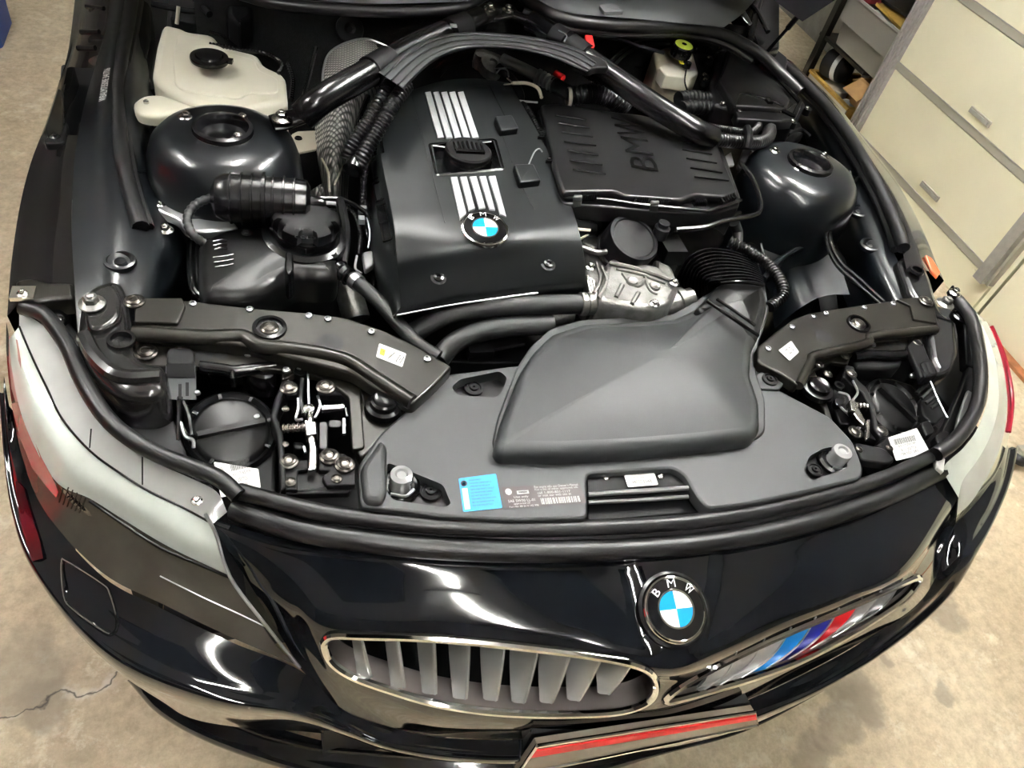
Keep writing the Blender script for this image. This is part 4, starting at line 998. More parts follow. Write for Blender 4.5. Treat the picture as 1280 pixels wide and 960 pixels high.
# ---- washer-fluid tank
b = MB('white')
b.slab([(203, 28), (229, 34), (236, 38), (268, 42), (277, 56), (324, 67), (330, 80), (357, 92), (360, 126), (330, 133), (300, 141), (262, 134), (226, 122), (204, 108), (189, 92), (195, 55)], z=.845, depth=.10, bev=.014, r=.016, bn=4)
wt = b.build('washer_tank', car, 'milky white plastic washer fluid tank')
b = MB('white'); b.slab([(222, 42), (262, 50), (270, 62), (318, 74), (324, 88), (348, 98), (348, 116), (312, 116), (298, 124), (226, 112), (218, 104), (216, 70)], z=.8475, depth=.004, bev=.003, r=.012); b.build('raised_panel', wt)
b = MB('white'); b.slab([(165, 128), (178, 119), (198, 117), (222, 124), (250, 136), (295, 142), (320, 138), (310, 148), (270, 142), (225, 138), (196, 146), (172, 142)], z=.835, depth=.018, bev=.007, r=.012); b.tube([P(221, 30, .845), P(223, 8, .875)], .0035, 8, smooth=1); b.build('mounting_tab', wt)
b = MB('zinc'); b.bolt(P(183, 130, .836), .008, flange=False); b.build('bolt', wt)
b = MB('white'); b.lathe(P(262, 78, .847), (0, 0, 1), [(.034, 0), (.030, .004), (.029, .020), (.026, .020)], 32); b.build('filler_neck', wt)
b = MB('gloss'); b.lathe(P(262, 76, .866), (0, 0, 1), [(.032, 0), (.033, .004), (.032, .008), (.024, .009), (.022, .012), (.001, .013)], 32)
b.box(P(285, 76, .871), .016, .012, .006, (1, -.2, 0), (.2, 1, 0)); b.build('filler_cap', wt, 'black filler cap')
b = MB('gloss'); b.tube(L3([(262, 55, .86), (300, 62, .86), (335, 68, .86), (352, 80, .86), (348, 92, .85)], 0), .004, 8, corr=(.006, .25)); b.tube(L3([(262, 40, .85), (280, 46, .85), (284, 58, .85)], 0), .003, 6); b.tube(L3([(360, 80, .84), (366, 100, .83), (364, 125, .82)], 0), .005, 6, corr=(.006, .2)); b.build('washer_hose', car)
# dark ducting and hose by the left rail
b = MB('dull'); b.tube(L3([(182, 15, .80), (186, 60, .80), (180, 95, .79), (192, 118, .78)], 0), .012, 10); b.tube(L3([(176, 10, .82), (176, 50, .81), (172, 78, .80)], 0), .018, 10); b.build('rail_duct', car)
b = MB('dull')
b.tube(L3([(190, 5, .84), (240, 14, .84), (262, 10, .84), (300, 22, .83)], 0), .006, 8); b.tube(L3([(240, -5, .86), (262, 18, .85)], 0), .007, 8); b.slab([(215, 10), (250, 20), (245, 30), (212, 22)], z=.80, depth=.03); b.slab([(280, -20), (312, -20), (316, 20), (300, 30), (284, 18)], z=.86, depth=.05, bev=.01); b.build('cowl_bracket', car)

# ---- black ribbed canister
c0, c1 = P(274, 246, .835), P(388, 254, .835); ax = (c1 - c0).normalized(); Ln = (c1 - c0).length
b = MB('gloss'); R_ = .036
prof = [(.012, -.012), (.030, -.004), (R_, .008)]
for k in range(7):
    h = Ln * (.13 + .115 * k); prof += [(R_, h - .002), (R_ + .0035, h - .001), (R_ + .0035, h + .001), (R_, h + .002)]
prof += [(R_, Ln - .02), (R_ * .96, Ln - .006), (R_ * .7, Ln), (.001, Ln + .001)]
b.lathe(c0, ax, prof, 36); cn_ = b.build('canister', car)
b = MB('gloss'); b.lathe(c0 + ax * Ln * .47, ax, [(R_, 0), (R_ + .007, .001), (R_ + .007, .005), (R_, .006)], 36, cap=False); b.lathe(c0 + ax * (Ln * .99), ax, [(.012, 0), (.010, .02), (.006, .025), (.006, .04)], 16); b.build('flange', cn_)
b = MB('hose'); b.tube(L3([(278, 246, .835), (258, 249, .835), (242, 258, .83), (234, 274, .825), (240, 292, .815), (254, 303, .80)], 0), .007, 10, corr=(.008, .15)); b.build('vent_hose', car)
b = MB('silver'); b.slab([(190, 256), (200, 250), (222, 252), (232, 262), (234, 272), (262, 272), (292, 276), (300, 286), (252, 290), (232, 288), (222, 274), (198, 264)], z=.775, depth=.014, bev=.005, r=.01); b.bolt(P(201, 256, .776), .007, m='zinc'); b.build('silver_bracket', car, 'bright silver bracket')
b = MB('bracket'); b.slab([(364, 168), (372, 164), (395, 163), (396, 186), (376, 190), (367, 192), (362, 184), (368, 178)], z=.80, depth=.004, bev=.001, r=.004); b.use('gloss').lathe(P(373, 173, .801), (0, 0, 1), [(.007, 0), (.006, .002), (.001, .001)], 16); b.build('tower_bracket', car, 'cream sheet bracket')
b = MB('alu'); b.tube([P(344, 214, .80), P(368, 218, .80)], .008, 12, smooth=1); b.build('threaded_stud', car)

# ---- expansion tank
EO = [(246, 304), (262, 290), (290, 280), (330, 278), (366, 276), (420, 282), (424, 300), (421, 336), (400, 342), (374, 340), (350, 350), (330, 361), (305, 368), (275, 369), (249, 360)]
b = MB('plastic'); b.slab(EO, z=.79, depth=.06, bev=.022, r=.02, smooth=True, bn=5, crown=.006)
et = b.build('expansion_tank', car)
def off_outline(pts, d, z): 
    w = [P(x, y, z) for x, y in pts]
    if area2(w) < 0: w.reverse()
    w = cr([(a.x, a.y, a.z) for a in w], 6, closed=True); return inset(w, -d)
for zz, d in ((.735, .006), (.725, .010)):
    q = off_outline(EO, d, zz); b = MB('gloss'); b.tube(q + [q[0]], .0045, 8, caps=False, smooth=1); b.build('seam_flange', et)
b = MB('void'); q = off_outline(EO, .004, .722); b.slab(q, depth=.2, world=True, r=0, bev=.002); b.build('tank_base', et)
b = MB('gloss'); c = P(381, 296, .792); n = (0.05, -.05, 1)
b.lathe(c, n, [(.064, -.01), (.064, .004), (.058, .007), (.055, .008)], 48)
b.lathe(c, n, [(.053, .006), (.054, .02), (.052, .024)], 48, cap=True, ribs=8, ribd=.05); b.build('cap_collar', et)
b = MB('dull'); b.lathe(c, n, [(.050, .020), (.052, .030), (.050, .040), (.044, .045), (.030, .046), (.001, .047)], 64, ribs=6, ribd=.14, ribr=.044)
b.use('dull')
for k in range(4):
    pass
b.build('coolant_cap', et, 'large black ribbed screw cap')
b = MB('ink').use('dull')
for k, s_ in enumerate(('HOT', 'COLD')):
    o_ = P(368, 288 + 10 * k, .8395); xd = P(392, 290 + 10 * k, .8395) - o_; yd = P(368, 281 + 10 * k, .8395) - o_; b.text(s_, o_, xd, yd, .03, .007, thick=.0004)
b.build('cap_lettering', et, split=False)
b = MB('gloss')
for i in range(3):
    b.tube(L3([(266 + 1.5 * i, 322 + 6 * i), (282, 320 + 6 * i), (292, 318 + 6 * i)], .799), .0013, 5)
for i in range(3):
    b.tube(L3([(266 + i, 302 + 5 * i), (276, 300 + 5 * i), (284, 301 + 5 * i)], .799), .0013, 5)
b.slab([(357, 314), (365, 314), (368, 336), (360, 344), (355, 334)], z=.806, depth=.05, bev=.003); b.bolt(P(308, 291, .797), .008, m='dull', kind='dish'); b.build('moulded_marks', et)
b = MB('gloss'); b.bolt(P(414, 318, .79), .011, m='dull', flange=True, kind='dish'); b.build('bleed_screw', et)

# ---- heat shield, silver woven
rows = [[(412, 66, .86), (434, 53, .87), (460, 49, .87), (488, 60, .86)],
        [(404, 88, .86), (428, 84, .88), (455, 82, .88), (486, 84, .85)],
        [(402, 120, .84), (422, 118, .87), (446, 116, .87), (472, 112, .84)],
        [(394, 155, .81), (414, 156, .84), (434, 154, .84), (456, 148, .81)],
        [(396, 190, .79), (412, 194, .81), (426, 192, .81), (442, 188, .78)],
        [(402, 225, .74), (412, 232, .76), (424, 234, .76), (436, 225, .73)],
        [(410, 262, .68), (418, 270, .70), (426, 268, .70), (434, 255, .68)]]
b = MB('weave'); b.grid(loft(rows, 8, 6)); hs = b.build('heat_shield', car, 'silver woven heat shield')
b = MB('silver'); b.tube([P(*q) for q in ((394, 156, .812), (402, 120, .842), (404, 88, .862), (412, 66, .862), (434, 53, .872), (460, 49, .872), (488, 60, .862))], .0022, 6); b.build('folded_edge', hs)
b = MB('void'); b.lathe(P(474, 59, .866), (0, -.2, 1), [(.010, 0), (.001, .0015)], 16); b.build('hole', hs)
# turbo pipe area: crinkled sleeve and cables
b = MB('weave'); b.tube(L3([(400, 232, .70), (412, 250, .68), (425, 268, .66)], 0), .026, 14); b.build('pipe_sleeve', car)
b = MB('gloss')
b.tube(L3([(386, 252, .76), (420, 256, .76), (440, 266, .76), (450, 290, .75), (448, 320, .74)], 0), .006, 8, corr=(.006, .2))
b.tube(L3([(400, 248, .78), (430, 250, .78), (455, 264, .78), (462, 275, .77)], 0), .004, 8)
b.tube(L3([(425, 250, .78), (432, 290, .77), (428, 330, .76)], 0), .008, 8)
b.tube(L3([(460, 120, .86), (447, 160, .84), (452, 210, .80), (458, 260, .76)], 0), .005, 8)
b.tube(L3([(470, 180, .84), (456, 220, .80), (455, 280, .74), (470, 330, .72), (466, 360, .70)], 0), .006, 8, corr=(.006, .2))
b.tube(L3([(395, 60, .88), (380, 120, .86)], 0), .004, 6, smooth=1)
b.build('wiring_loom', car)
b = MB('bracket')
b.tube(L3([(370, 192, .79), (376, 210, .78), (378, 228, .78)], 0), .0018, 6); b.tube(L3([(402, 198, .80), (410, 215, .79), (412, 240, .77)], 0), .0022, 6); b.tube(L3([(418, 232, .775), (430, 205, .79), (446, 180, .80)], 0), .0016, 6); b.build('bare_wire', car, 'pale bare wire')
b = MB('silver')
b.slab([(452, 315), (466, 312), (468, 330), (456, 338)], z=.75, depth=.01, bev=.003); b.tube(L3([(446, 320, .755), (444, 335, .755), (452, 342, .755)], 0), .002, 6); b.tube(L3([(456, 262, .775), (462, 290, .77), (460, 310, .76)], 0), .0015, 6); b.box(P(453, 262, .775), .014, .01, .01); b.box(P(452, 275, .775), .01, .012, .01); b.build('connector', car)
b = MB('alu'); b.tube(L3([(432, 345, .68), (438, 372, .66), (446, 400, .64)], 0), .024, 14); b.build('coolant_outlet', car)

# ---- engine cover
def eng_z(x, y):       # height of the cover under a pixel
    return 0.868 - 0.00012 * max(0, y - 100) - (0.0010 * max(0, y - 300) if y > 300 else 0)
def E_(x, y, l=0.0): return P(x, y, eng_z(x, y) + l)
EC = [(513, 114), (545, 103), (590, 98), (636, 103), (652, 138), (664, 175), (680, 215), (700, 252), (716, 285), (730, 322), (729, 351), (690, 355), (600, 365), (502, 384), (494, 298), (485, 240), (475, 176), (490, 140)]
b = MB('cover')
eo = [(x, y, eng_z(x, y)) for x, y in EC]
rows = [[(482, 124), (545, 103), (590, 98), (636, 103)], [(475, 176), (540, 165), (600, 155), (664, 150)], [(480, 215), (545, 205), (610, 195), (684, 188)], [(486, 245), (552, 238), (620, 228), (697, 218)], [(493, 285), (562, 276), (640, 265), (713, 255)],
        [(496, 320), (570, 308), (645, 297), (723, 288)], [(499, 352), (572, 338), (650, 328), (730, 322)], [(502, 384), (575, 367), (655, 358), (730, 351)]]
rows = [[(x, y, eng_z(x, y) + (.004 if 0 < j < 3 else -.004)) for j, (x, y) in enumerate(r)] for r in rows]
ge = loft(rows, 12, 8)
HOLE = [(538, 180), (618, 174), (628, 211), (547, 219)]
ecz = surf_z([r[::2] for r in ge[::2]])
rim_ = [r[0] for r in ge] + ge[-1][1:] + [r[-1] for r in ge[::-1]][1:] + ge[0][::-1][1:-1]
b.grid(ge, keep=lambda p: not inpoly(*pix(p), HOLE))
dn = [p + V(0, 0, -.006) for p in rim_]; c_ = sum(rim_, Vector()) / len(rim_)
b.grid([rim_, [p + (p - c_).normalized() * .004 + V(0, 0, -.006) for p in rim_], [p + (p - c_).normalized() * .006 + V(0, 0, -.05) for p in rim_]], closed=True)
ec = b.build('engine_cover', car, 'satin black engine cover', sharp=50)
# recess round the filler
q = [ecz(x, y, .001) for x, y in HOLE]; qi = fillet(q, .006)
b = MB('gloss'); lo_ = [p + V(0, 0, -.016) for p in qi]; b.grid([inset(qi, -.004) if area2(qi) > 0 else inset(qi, .004), [p + V(0, 0, .0015) for p in qi], lo_], closed=True); b.add(lo_, [tuple(range(len(lo_)))]); b.build('filler_recess', ec)
c = ecz(583, 204, -.012)
b = MB('gloss'); b.lathe(c, (0, 0, 1), [(.043, 0), (.043, .012), (.039, .022), (.037, .024), (.001, .023)], 48, ribs=3, ribd=.05, ribr=.04); b.build('oil_filler_cap', ec)
b = MB('dull'); b.lathe(c + V(0, 0, .023), (0, 0, 1), [(.040, -.004), (.040, .002), (.037, .005), (.001, .005)], 40)
b.use('gloss')
for k in range(-3, 4): b.box(c + V(.008 * k, .004, .029), .003, .034 - abs(k) * .004, .004)
b.box(c + V(0, -.012, .030), .050, .008, .005); b.build('cap_emblem', ec)
b = MB('silver'); b.tube([ecz(541, 182, .003), ecz(556, 184, .003)], .0012, 5, smooth=1); b.tube([ecz(598, 179, .003), ecz(614, 177, .003)], .0012, 5, smooth=1); b.build('recess_edge', ec)
# ten bright bars
for i in range(5):
    A = [(531 + 10.2 * i, 115), (538.5 + 10.2 * i, 114), (555 + 10.9 * i, 171), (547 + 10.9 * i, 172)]
    b = MB('bar'); b.slab([ecz(x, y, .003) for x, y in A], depth=.004, bev=.0008, r=.0006, world=True, bn=1); b.build('bright_bar', ec)
bots = [(575, 274), (586, 263), (599, 260), (612, 261), (625, 267)]
bot2 = [(583, 266), (594, 260), (607, 259), (619, 262), (633, 270)]
for i in range(5):
    A = [(563 + 12 * i, 221 - .3 * i), (571.5 + 12 * i, 220.5 - .3 * i), bot2[i], bots[i]]
    b = MB('bar'); b.slab([ecz(x, y, .003) for x, y in A], depth=.004, bev=.0008, r=.0006, world=True, bn=1); b.build('bright_bar', ec)
cb = ecz(606, 287, .001); nb = (ecz(625, 287) - ecz(587, 287)).cross(ecz(606, 272) - ecz(606, 302)).normalized()
roundel(ec, cb, nb, .038, P(600, 250, .86) - P(612, 320, .84), lab='blue and white roundel emblem')
b = MB('dull')
for (x, y) in ((548, 348), (685, 331)):
    p = ecz(x, y, .001); b.use('void').lathe(p, (0, -.25, 1), [(.0125, .001), (.011, .0015), (.001, .0005)], 20); b.use('gloss').lathe(p, (0, -.25, 1), [(.008, .002), (.008, .005), (.004, .006), (.003, .003), (.001, .003)], 12)
b.build('cover_screw', ec)
# pads and grooves
b = MB('cover')
for q in ([(618, 145), (640, 143), (649, 160), (626, 163)], [(642, 205), (667, 204), (677, 225), (650, 228)]):
    b.slab([ecz(x, y, .012) for x, y in q], depth=.016, bev=.003, r=.005, world=True)
b.build('cover_pad', ec)
b = MB('void')
for q in (((593, 108), (612, 107), (631, 145)), ((513, 114), (523, 150), (536, 200), (546, 240), (556, 278)), ((626, 163), (640, 203)), ((650, 228), (668, 262))):
    b.tube([ecz(x, y, .0005) for x, y in q], .0009, 5, smooth=1)
b.build('panel_line', ec)
# front lip and left skirt with louvres
b = MB('cover'); rows = [[(500, 386, .79), (560, 374, .79), (640, 362, .79), (729, 354, .79)], [(492, 396, .775), (556, 384, .775), (638, 372, .775), (728, 362, .775)], [(494, 402, .74), (556, 392, .74), (638, 380, .74), (728, 370, .74)]]
b.grid(loft(rows, 5, 3)); b.build('front_lip', ec)
b = MB('silver'); b.tube(L3([(496, 394, .782), (560, 382, .782), (620, 373, .782), (672, 366, .782)], 0), .0015, 5); b.build('lip_edge', ec)
b = MB('cover')
rows = [[(476, 130, .85), (466, 150, .80), (460, 175, .72)], [(475, 176, .85), (464, 200, .79), (458, 220, .70)], [(486, 245, .84), (466, 262, .78), (460, 285, .70)], [(494, 300, .83), (470, 320, .77), (464, 330, .70)], [(501, 384, .785), (491, 394, .77), (480, 385, .70)]]
b.grid(loft(rows, 6, 6)); sk = b.build('side_skirt', ec)
sz = surf_z(loft(rows, 6, 6))
b = MB('gloss')
for (x, y) in ((466, 182), (467, 212), (470, 240), (474, 268), (479, 290)):
    a = [sz(x - 3, y - 10, .002), sz(x + 9, y - 14, .003), sz(x + 13, y + 8, .003), sz(x + 1, y + 12, .002)]
    b.add([a[0], a[1], a[2], a[3]], [(0, 1, 2, 3)]); b.tube(a + [a[0]], .0022, 6, smooth=1)
b.build('louvre', ec)

# ---- strut brace
b = MB('gloss'); b.tube(L3([(378, 146, .885), (400, 126, .91), (450, 97, .925), (520, 58, .935), (575, 34, .945), (598, 24, .945)], 0), .0235, 20)
b.tube(L3([(590, 27, .946), (606, 22, .945), (628, 14, .94)], 0), [.023, .02, .014], 16, flat=.45); b.tube(L3([(340, 154, .868), (360, 150, .872), (384, 142, .885)], 0), [.022, .026, .024], 20, flat=.35, up=(0, 0, 1))
sb = b.build('strut_brace', car, 'glossy black tubular strut brace')
b = MB(); b.bolt(P(352, 149, .882), .016); b.build('bolt', sb)
for x, y in ((612, 11), (635, 13)):
    b = MB(); b.bolt(P(x, y, .952), .0125); b.build('bolt', sb)
b = MB('gloss'); b.slab([(598, 6), (612, 2), (640, 4), (650, 16), (634, 22), (616, 24), (600, 18)], z=.948, depth=.006, bev=.002); b.build('end_plate', sb)
b = MB('gloss'); b.tube(L3([(622, 12, .94), (650, 22, .945), (670, 30, .945)], 0), [.012, .018, .0215], 16, flat=.5)
b.tube(L3([(664, 27, .945), (700, 50, .94), (760, 92, .925), (820, 133, .91), (868, 162, .895), (890, 172, .88)], 0), .0225, 20); sb2 = b.build('strut_brace', car, 'glossy black tubular strut brace')
for a, c2, o in ((L3([(462, 90)], .927)[0], L3([(486, 76)], .93)[0], sb), (L3([(560, 42)], .944)[0], L3([(580, 32)], .945)[0], sb), (L3([(692, 45)], .941)[0], L3([(708, 55)], .939)[0], sb2), (L3([(712, 58)], .938)[0], L3([(732, 72)], .934)[0], sb2)):
    b = MB('dull'); b.tube([a, c2], .0262, 20, smooth=1); b.build('clip_sleeve', o)
b = MB('silver'); b.box(P(567, 32, .968), .012, .01, .003); b.tube(L3([(698, 38, .962), (708, 44, .962), (706, 50, .962)], 0), .0012, 5); b.build('clip_tab', sb)
# ---- wiring duct bridging the brace
up_ = [(473, 90), (495, 70), (520, 54), (548, 43), (580, 39), (620, 41), (660, 45), (700, 52), (728, 62), (748, 76)]
lo_ = [(506, 112), (520, 96), (538, 80), (560, 68), (588, 62), (622, 61), (655, 65), (688, 73), (712, 83), (732, 92)]
rows = []
N_ = 13
for k in range(N_):
    t = k / (N_ - 1); h = .955 + .012 * math.sin(math.pi * t) ** .6
    if k in (0, N_ - 1): h = .93
    rows.append([(a[0] + (c2[0] - a[0]) * t, a[1] + (c2[1] - a[1]) * t, h) for a, c2 in zip(up_, lo_)])
b = MB('shroud'); g = [[P(*p) for p in cr(r, 6)] for r in rows]; b.grid(g); wd = b.build('wiring_duct', car, 'ribbed grey wiring duct', sharp=25)
for k in (3, 6, 9):
    b = MB('void'); b.tube([p + V(0, 0, .0015) for p in g[k]], .0013, 5, smooth=1); b.build('duct_groove', wd)
b = MB('dull'); b.slab([(700, 62), (736, 66), (756, 74), (762, 84), (746, 84), (736, 88), (716, 80)], z=.962, depth=.012, bev=.004); b.build('rubber_boot', car)
b = MB('plastic')
b.tube(L3([(492, 98, .93), (476, 125, .91), (458, 155, .88), (440, 182, .85), (434, 198, .83)], 0), .0125, 14, corr=(.0065, .12)); b.build('corrugated_hose', car)
b = MB('plastic'); b.tube(L3([(508, 106, .93), (490, 132, .91), (474, 160, .88), (456, 190, .85), (446, 208, .83)], 0), .0135, 14, corr=(.0065, .12)); b.build('corrugated_hose', car)
b = MB('gloss'); b.lathe(P(443, 206, .83), (-.3, -.8, -.3), [(.016, -.005), (.017, 0), (.017, .012), (.012, .016), (.001, .016)], 20); b.build('hose_collar', car)

# ---- gear behind the engine
b = MB('alu'); b.tube(L3([(595, 72, .84), (612, 78, .84), (625, 84, .84)], 0), .022, 14); b.lathe(P(616, 80, .86), (.2, -.3, 1), [(.026, -.02), (.026, 0), (.018, .006), (.010, .006), (.009, 0), (.001, 0)], 20); b.lathe(P(602, 74, .85), (0, 0, 1), [(.014, -.02), (.014, .01), (.001, .012)], 14); b.build('valve_housing', car)
b = MB('silver'); b.tube(L3([(628, 74, .87), (650, 84, .87), (674, 96, .87)], 0), .012, 14); b.tube(L3([(672, 95, .87), (692, 106, .87)], 0), .0155, 14, corr=(.009, .2), smooth=1); b.build('metal_coupling', car)
b = MB('hose'); b.tube(L3([(690, 104, .87), (708, 114, .87), (722, 124, .865)], 0), .014, 14); b.build('line_hose', car)
b = MB('dull'); b.tube(L3([(622, 84, .86), (640, 100, .85), (650, 120, .84), (646, 132, .83)], 0), .010, 10); b.tube(L3([(600, 66, .84), (560, 78, .83), (545, 92, .82)], 0), .012, 10); b.build('rear_loom', car)
b = MB('bracket'); b.tube(L3([(640, 104, .88), (658, 104, .88), (672, 110, .88), (677, 122, .875)], 0), .0035, 8); b.tube(L3([(634, 98, .87), (640, 104, .88), (630, 106, .87)], 0), .0015, 5); b.build('cream_wire', car, 'cream wire')
b = MB('silver'); b.tube(L3([(620, 92, .875), (626, 86, .88), (634, 88, .88), (636, 96, .875)], 0), .0015, 5); b.tube(L3([(618, 86, .875), (640, 84, .875)], 0), .0012, 5); b.tube(L3([(646, 126, .85), (672, 128, .85)], 0), .0022, 6); b.build('spring_clip', car)
b = MB('plastic'); b.tube(L3([(710, 122, .865), (728, 118, .875), (748, 118, .875), (768, 126, .87), (782, 140, .855)], 0), .0185, 16, corr=(.0075, .13)); b.build('corrugated_hose', car)
b = MB('bracket'); b.lathe(P(711, 122, .868), (1, -.1, .1), [(.018, -.004), (.020, -.003), (.020, .003), (.018, .004)], 20, cap=False); b.build('hose_ring', car, 'white ring clip')
b = MB('plastic'); b.tube(L3([(724, 86, .90), (752, 104, .89), (780, 120, .88), (806, 136, .87)], 0), .0085, 12, corr=(.005, .15)); b.build('corrugated_hose', car)
b = MB('red'); b.slab([(731, 43), (741, 44), (744, 56), (741, 60), (733, 56)], z=.955, depth=.014, bev=.003, r=.002); b.build('jump_terminal_cover', car, 'red plastic terminal cover')
b = MB('red'); b.tube(L3([(694, 92, .84), (704, 98, .84)], 0), .008, 10, smooth=1); b.build('red_plug', car, 'dark red plug')
b = MB('dull'); b.tube(L3([(744, 46, .93), (770, 48, .92), (800, 58, .91), (830, 66, .90)], 0), .004, 8); b.build('bonnet_cable', car)
b = MB('gloss')      # brake servo and pipes behind the brace
b.lathe(P(790, 82, .78), (-.1, -.6, .8), [(.06, -.03), (.06, 0), (.052, .014), (.03, .02), (.028, .045), (.001, .05)], 32); b.build('brake_servo', car)
b = MB('dull'); b.tube(L3([(760, 80, .88), (775, 66, .88), (800, 52, .88), (835, 50, .87)], 0), .004, 6); b.tube(L3([(766, 84, .88), (782, 68, .88), (806, 56, .88), (836, 55, .87)], 0), .004, 6); b.tube(L3([(860, 60, .86), (885, 62, .86), (898, 72, .85)], 0), .014, 10, corr=(.008, .12)); b.build('brake_line', car)

# ---- brake fluid reservoir
b = MB('tanmilk'); b.slab([(816, 64), (832, 58), (866, 62), (874, 90), (866, 98), (836, 94), (822, 86)], z=.865, depth=.075, bev=.008, r=.008); rv = b.build('brake_reservoir', car, 'aged white brake fluid reservoir')
b = MB('white'); b.slab([(824, 84), (834, 78), (870, 86), (873, 92), (862, 98), (832, 94)], z=.872, depth=.03, bev=.003, r=.004); b.lathe(P(850, 70, .865), (0, 0, 1), [(.028, 0), (.024, .006), (.022, .018)], 28); b.build('shoulder', rv)
b = MB('gloss'); b.lathe(P(851, 66, .900), (0, -.1, 1), [(.023, -.006), (.024, 0), (.024, .016), (.021, .019)], 40, ribs=18, ribd=.05); b.use('lime').lathe(P(851, 66, .900), (0, -.1, 1), [(.0205, .0192), (.001, .0205)], 32)
b.use('gloss').lathe(P(851, 66, .900), (0, -.1, 1), [(.006, .0212), (.001, .0212)], 12)
for k in range(10):
    a = k * math.pi / 5; b.box(P(851, 66, .9215) + V(math.cos(a) * .014, math.sin(a) * .014, 0), .004, .002, .0008, (math.cos(a), math.sin(a), 0), (-math.sin(a), math.cos(a), 0))
b.build('reservoir_cap', rv, 'black cap with yellow-green top')
b = MB('yellow'); b.slab([(848, 72), (860, 73), (858, 80), (850, 78)], z=.888, depth=.003, bev=.001, r=.001); b.build('yellow_tag', rv, 'yellow tag')
b = MB('gloss'); b.lathe(P(858, 82, .882), (0, 0, 1), [(.010, -.004), (.010, .008), (.001, .010)], 14); b.tube(L3([(858, 86, .885), (856, 102, .87), (860, 116, .85)], 0), .0018, 6); b.build('level_sensor', rv)

# ---- electronics box
EB = [(898, 64), (911, 56), (948, 62), (972, 90), (992, 112), (1008, 130), (993, 152), (980, 147), (922, 138), (892, 130), (887, 104), (892, 92)]
b = MB('dull'); b.slab(EB, z=.865, depth=.06, bev=.008, r=.008); eb = b.build('electronics_box', car)
b = MB('plastic'); b.slab([(904, 84), (908, 62), (918, 58), (946, 66), (962, 88), (990, 126), (984, 136), (918, 132), (898, 100)], z=.882, depth=.02, bev=.006, r=.006, crown=.004); b.build('box_lid', eb)
b = MB('gloss'); b.tube(L3([(919, 133), (924, 118), (934, 117), (962, 125), (980, 133)], .893), .002, 6, smooth=1); b.box(P(961, 126, .893), .012, .018, .006)
b.tube(L3([(901, 96), (912, 66)], .889), .0015, 5, smooth=1); b.tube(L3([(958, 84, .89), (975, 100, .885), (1000, 128, .878), (992, 145, .875), (978, 138, .88)], 0), .005, 6, smooth=1); b.build('lid_rib', eb)
b = MB('plastic'); b.slab([(918, 138), (982, 138), (994, 128), (1002, 132), (994, 150), (974, 152), (922, 148)], z=.872, depth=.02, bev=.004); b.build('box_flange', eb)
for (x, y) in ((900, 60), (887, 72), (881, 94), (882, 100), (903, 130), (924, 140), (977, 142), (991, 152), (1009, 136), (992, 104)):
    b = MB('dull'); b.lathe(P(x, y + 2, .862), (0, 0, 1), [(.009, -.01), (.009, .004), (.001, .004)], 14); b.use('zinc').lathe(P(x, y, .872), (0, -.1, 1), [(.0055, 0), (.005, .004), (.001, .005)], 12); b.build('lid_screw', eb)
b = MB('plastic'); b.tube(L3([(848, 124, .86), (866, 122, .86), (884, 124, .855)], 0), .016, 14, corr=(.010, .2)); b.build('corrugated_hose', car)
b = MB('plastic'); b.tube(L3([(852, 136, .85), (872, 134, .85), (890, 136, .845)], 0), .016, 14, corr=(.010, .2)); b.build('corrugated_hose', car)
b = MB('plastic'); b.tube(L3([(866, 154, .88), (890, 160, .875), (915, 164, .87), (938, 166, .865), (948, 158, .86), (944, 150, .85)], 0), .009, 12, corr=(.005, .12)); b.build('corrugated_hose', car)
b = MB('plastic'); b.tube(L3([(886, 172, .875), (910, 176, .87), (935, 178, .865), (955, 176, .86), (962, 164, .855), (956, 152, .845)], 0), .0145, 14, corr=(.006, .08)); b.build('corrugated_hose', car)
b = MB('dull'); b.tube(L3([(934, 160, .885), (936, 172, .885), (934, 186, .87)], 0), .008, 8); b.slab([(930, 184), (940, 186), (934, 200), (926, 212), (922, 206)], z=.84, depth=.01, bev=.002); b.build('hose_clamp', car)
b = MB('silver'); b.slab([(905, 196), (914, 190), (918, 206), (910, 208)], z=.84, depth=.004, bev=.001, r=.002); b.build('sheet_tab', car)
b = MB('gloss'); b.tube(L3([(926, 204, .86), (940, 222, .86), (950, 250, .86), (950, 264, .86), (938, 270, .86), (905, 276, .86), (880, 284, .855), (845, 287, .85)], 0), .0045, 8); b.build('vacuum_pipe', car)
b = MB('silver'); b.tube(L3([(922, 200, .862), (936, 216, .866), (947, 246, .866), (948, 260, .866)], 0), .0012, 5); b.build('pipe_glint', car) if False else None
b = MB('dull'); b.tube(L3([(985, 168, .83), (1000, 162, .82), (1012, 170, .81)], 0), .005, 6); b.slab([(976, 160), (1000, 152), (1006, 166), (988, 180), (978, 178)], z=.80, depth=.02, bev=.004); b.tube(L3([(932, 218, .82), (940, 200, .83), (958, 184, .84)], 0), .004, 6); b.build('tower_loom', car)

